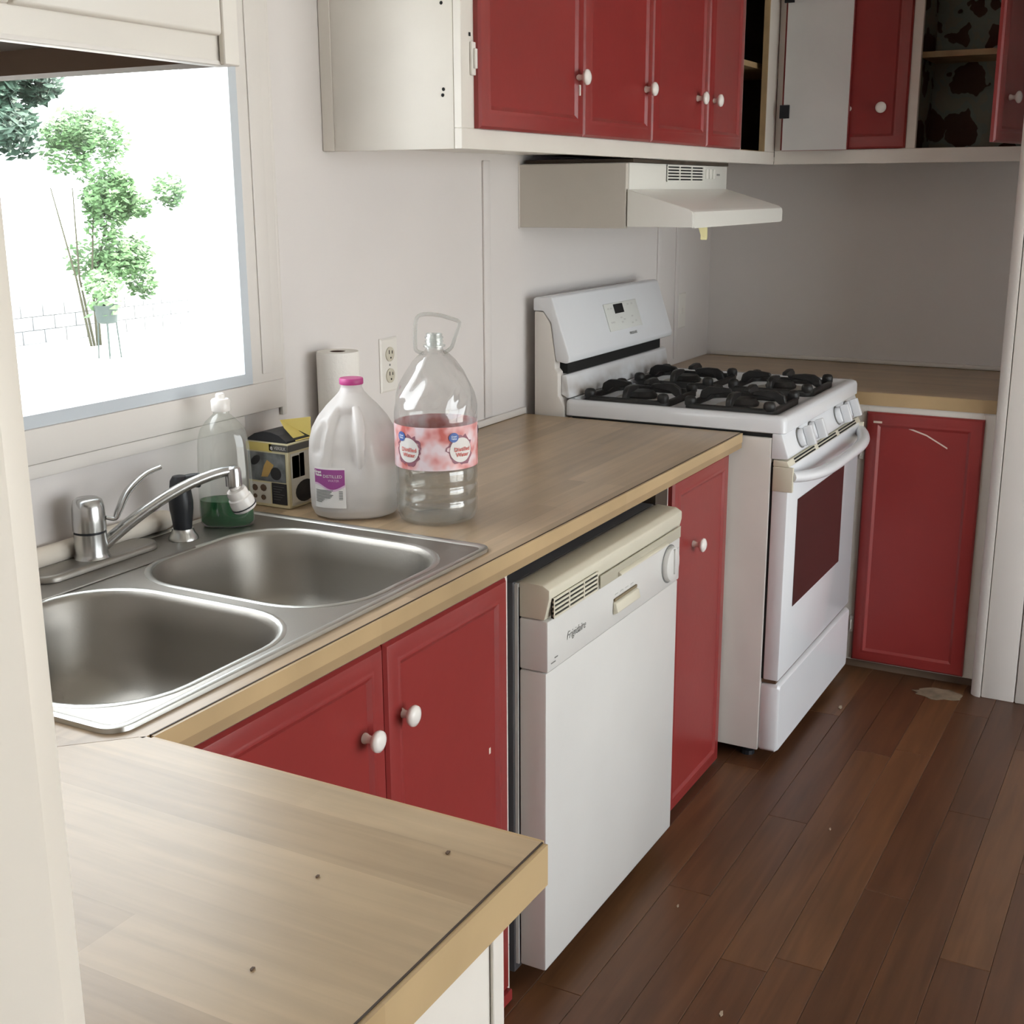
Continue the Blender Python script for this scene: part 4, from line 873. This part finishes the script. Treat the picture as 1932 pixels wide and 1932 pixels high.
MB().lathe([(.0160, .325), (.0160, .329), (.0205, .330), (.0205, .333), (.0160, .334), (.0158, .338), (.0172, .3385), (.0172, .341), (.0158, .3415), (.0158, .345), (.0172, .3455), (.0172, .348), (.0155, .349), (.0153, .354), (.0135, .354), (.0135, .330)], (cx, cy, CT), n=28, cap0=False, cap1=False).build('neck', thin_clear('neck_plastic', (.93, .95, .94), .2, .1, body=.28, bodycol=(.85, .88, .86)), t, smooth=True, angle=60)
RV = Vector((math.sin(VA + pi / 2 * 0) * 0 + .479, -.878, 0)).normalized()
c0 = Vector((cx, cy, CT)); lp = [(.020, .318), (.034, .321), (.040, .330), (.0415, .352), (.0405, .375), (.032, .388), (.0, .394), (-.030, .390), (-.0345, .384), (-.0365, .350), (-.0385, .325), (-.030, .319), (-.020, .318)]
lp = [(-.020, .317), (-.033, .322), (-.0355, .332), (-.0350, .360), (-.031, .383), (-.018, .3895), (.008, .388), (.030, .382), (.0475, .374), (.041, .352), (.034, .332), (.028, .324), (.018, .318)]
MB().tube(smooth_path([c0 + RV * a + Vector((0, 0, h)) for a, h in lp], 3), .0024, 8, 1.5).build('loop_handle', thin_clear('handle_plastic', (.93, .94, .93), .2, .1, body=.22, bodycol=(.80, .80, .79)), t, smooth=True)
def ring_patch(name, m, a0, a1, z0, z1, r, par, nn=48):
    mb = MB(); lo = []; hi = []
    for i in range(nn + 1):
        a = VA + a0 + (a1 - a0) * i / nn; lo.append((cx + r * math.cos(a), cy + r * math.sin(a), z0)); hi.append((cx + r * math.cos(a), cy + r * math.sin(a), z1))
    return mb.add(lo + hi, [(i, i + 1, nn + 2 + i, nn + 1 + i) for i in range(nn)]).build(name, m, par, smooth=True)
band = ring_patch('label_band', WCOL, -pi, pi, CT + .109, CT + .190, .0789, t)
def blob(name, m, a_c, zc, ra, rz, off, jag=0, nn=36, par=band):
    r = .0789 + off; P = []
    for i in range(nn):
        a = 2 * pi * i / nn; k = 1 + (jag * (random.uniform(-1, 1)) if jag else 0)
        P.append((VA + a_c + ra * k * math.cos(a) / .079, zc + rz * k * math.sin(a)))
    V = [(cx + r * math.cos(VA + a_c), cy + r * math.sin(VA + a_c), zc)] + [(cx + r * math.cos(a), cy + r * math.sin(a), z) for a, z in P]
    return MB().add(V, [(0, 1 + i, 1 + (i + 1) % nn) for i in range(nn)]).build(name, m, par)
for ac in (-.72, .62, 1.95, -2.05):
    zc = CT + .146
    blob('splash_print', PURP, ac, zc, .0285, .0285, .0005, .14); blob('badge_print', WLAB, ac, zc, .0238, .0232, .0010)
    blob('badge_print', BLUE, ac - .20, zc + .0245, .0098, .0090, .0015)
    for s, z, sz, m, dx in (('Distilled', zc + .001, .0105, REDINK, .03), ('Water', zc - .009, .0105, REDINK, .03), ('Great', zc + .0265, .0048, LBLUE, -.20), ('Value', zc + .0222, .0048, LBLUE, -.20)):
        text(s, sz, lambda a, b: (cx + .0809 * math.cos(VA + ac + dx + a / .079), cy + .0809 * math.sin(VA + ac + dx + a / .079), z + b), band, 'label_text', m, bold=.0002)

# ================================================================== SMALL DEBRIS ON FLOOR
for i, (x, y, s, lb) in enumerate(((3.586, -.829, .013, 'tiny pale splinter on floor between the oven drawer and corner cabinet'), (2.826, -.999, .006, 'tiny pale crumb in the middle of the dark floor'), (2.329, -.795, .0055, 'tiny pale crumb on floor just beside the dishwasher panel'), (2.019, -1.004, .009, 'pale paper scrap on the floor at the bottom edge'))):
    mb = MB().prism([(x - s, y - s * .3), (x - s * .2, y - s * .5), (x + s, y - s * .1), (x + s * .6, y + s * .3), (x - s * .5, y + s * .25)], 'z', .0003, .0025)
    tag(mb.build('floor_crumb', DEBRIS), lb, 'crumb', 'crumbs on the kitchen floor')
for x, y, s, lb in ((.917, -1.086, .0032, 'dark crumb on the peninsula nearest its far corner'), (.824, -1.003, .0024, 'smallest dark crumb in the middle of the peninsula countertop'), (.685, -1.043, .0026, 'dark crumb on the peninsula nearest the bottom of the photo')):
    mb = MB().prism([(x - s, y - s * .5), (x + s, y - s * .4), (x + s * .7, y + s * .5), (x - s * .6, y + s * .4)], 'z', CT + .0002, CT + .0016)
    tag(mb.build('counter_crumb', BROWNP), lb, 'crumb', 'dark crumbs on the peninsula')
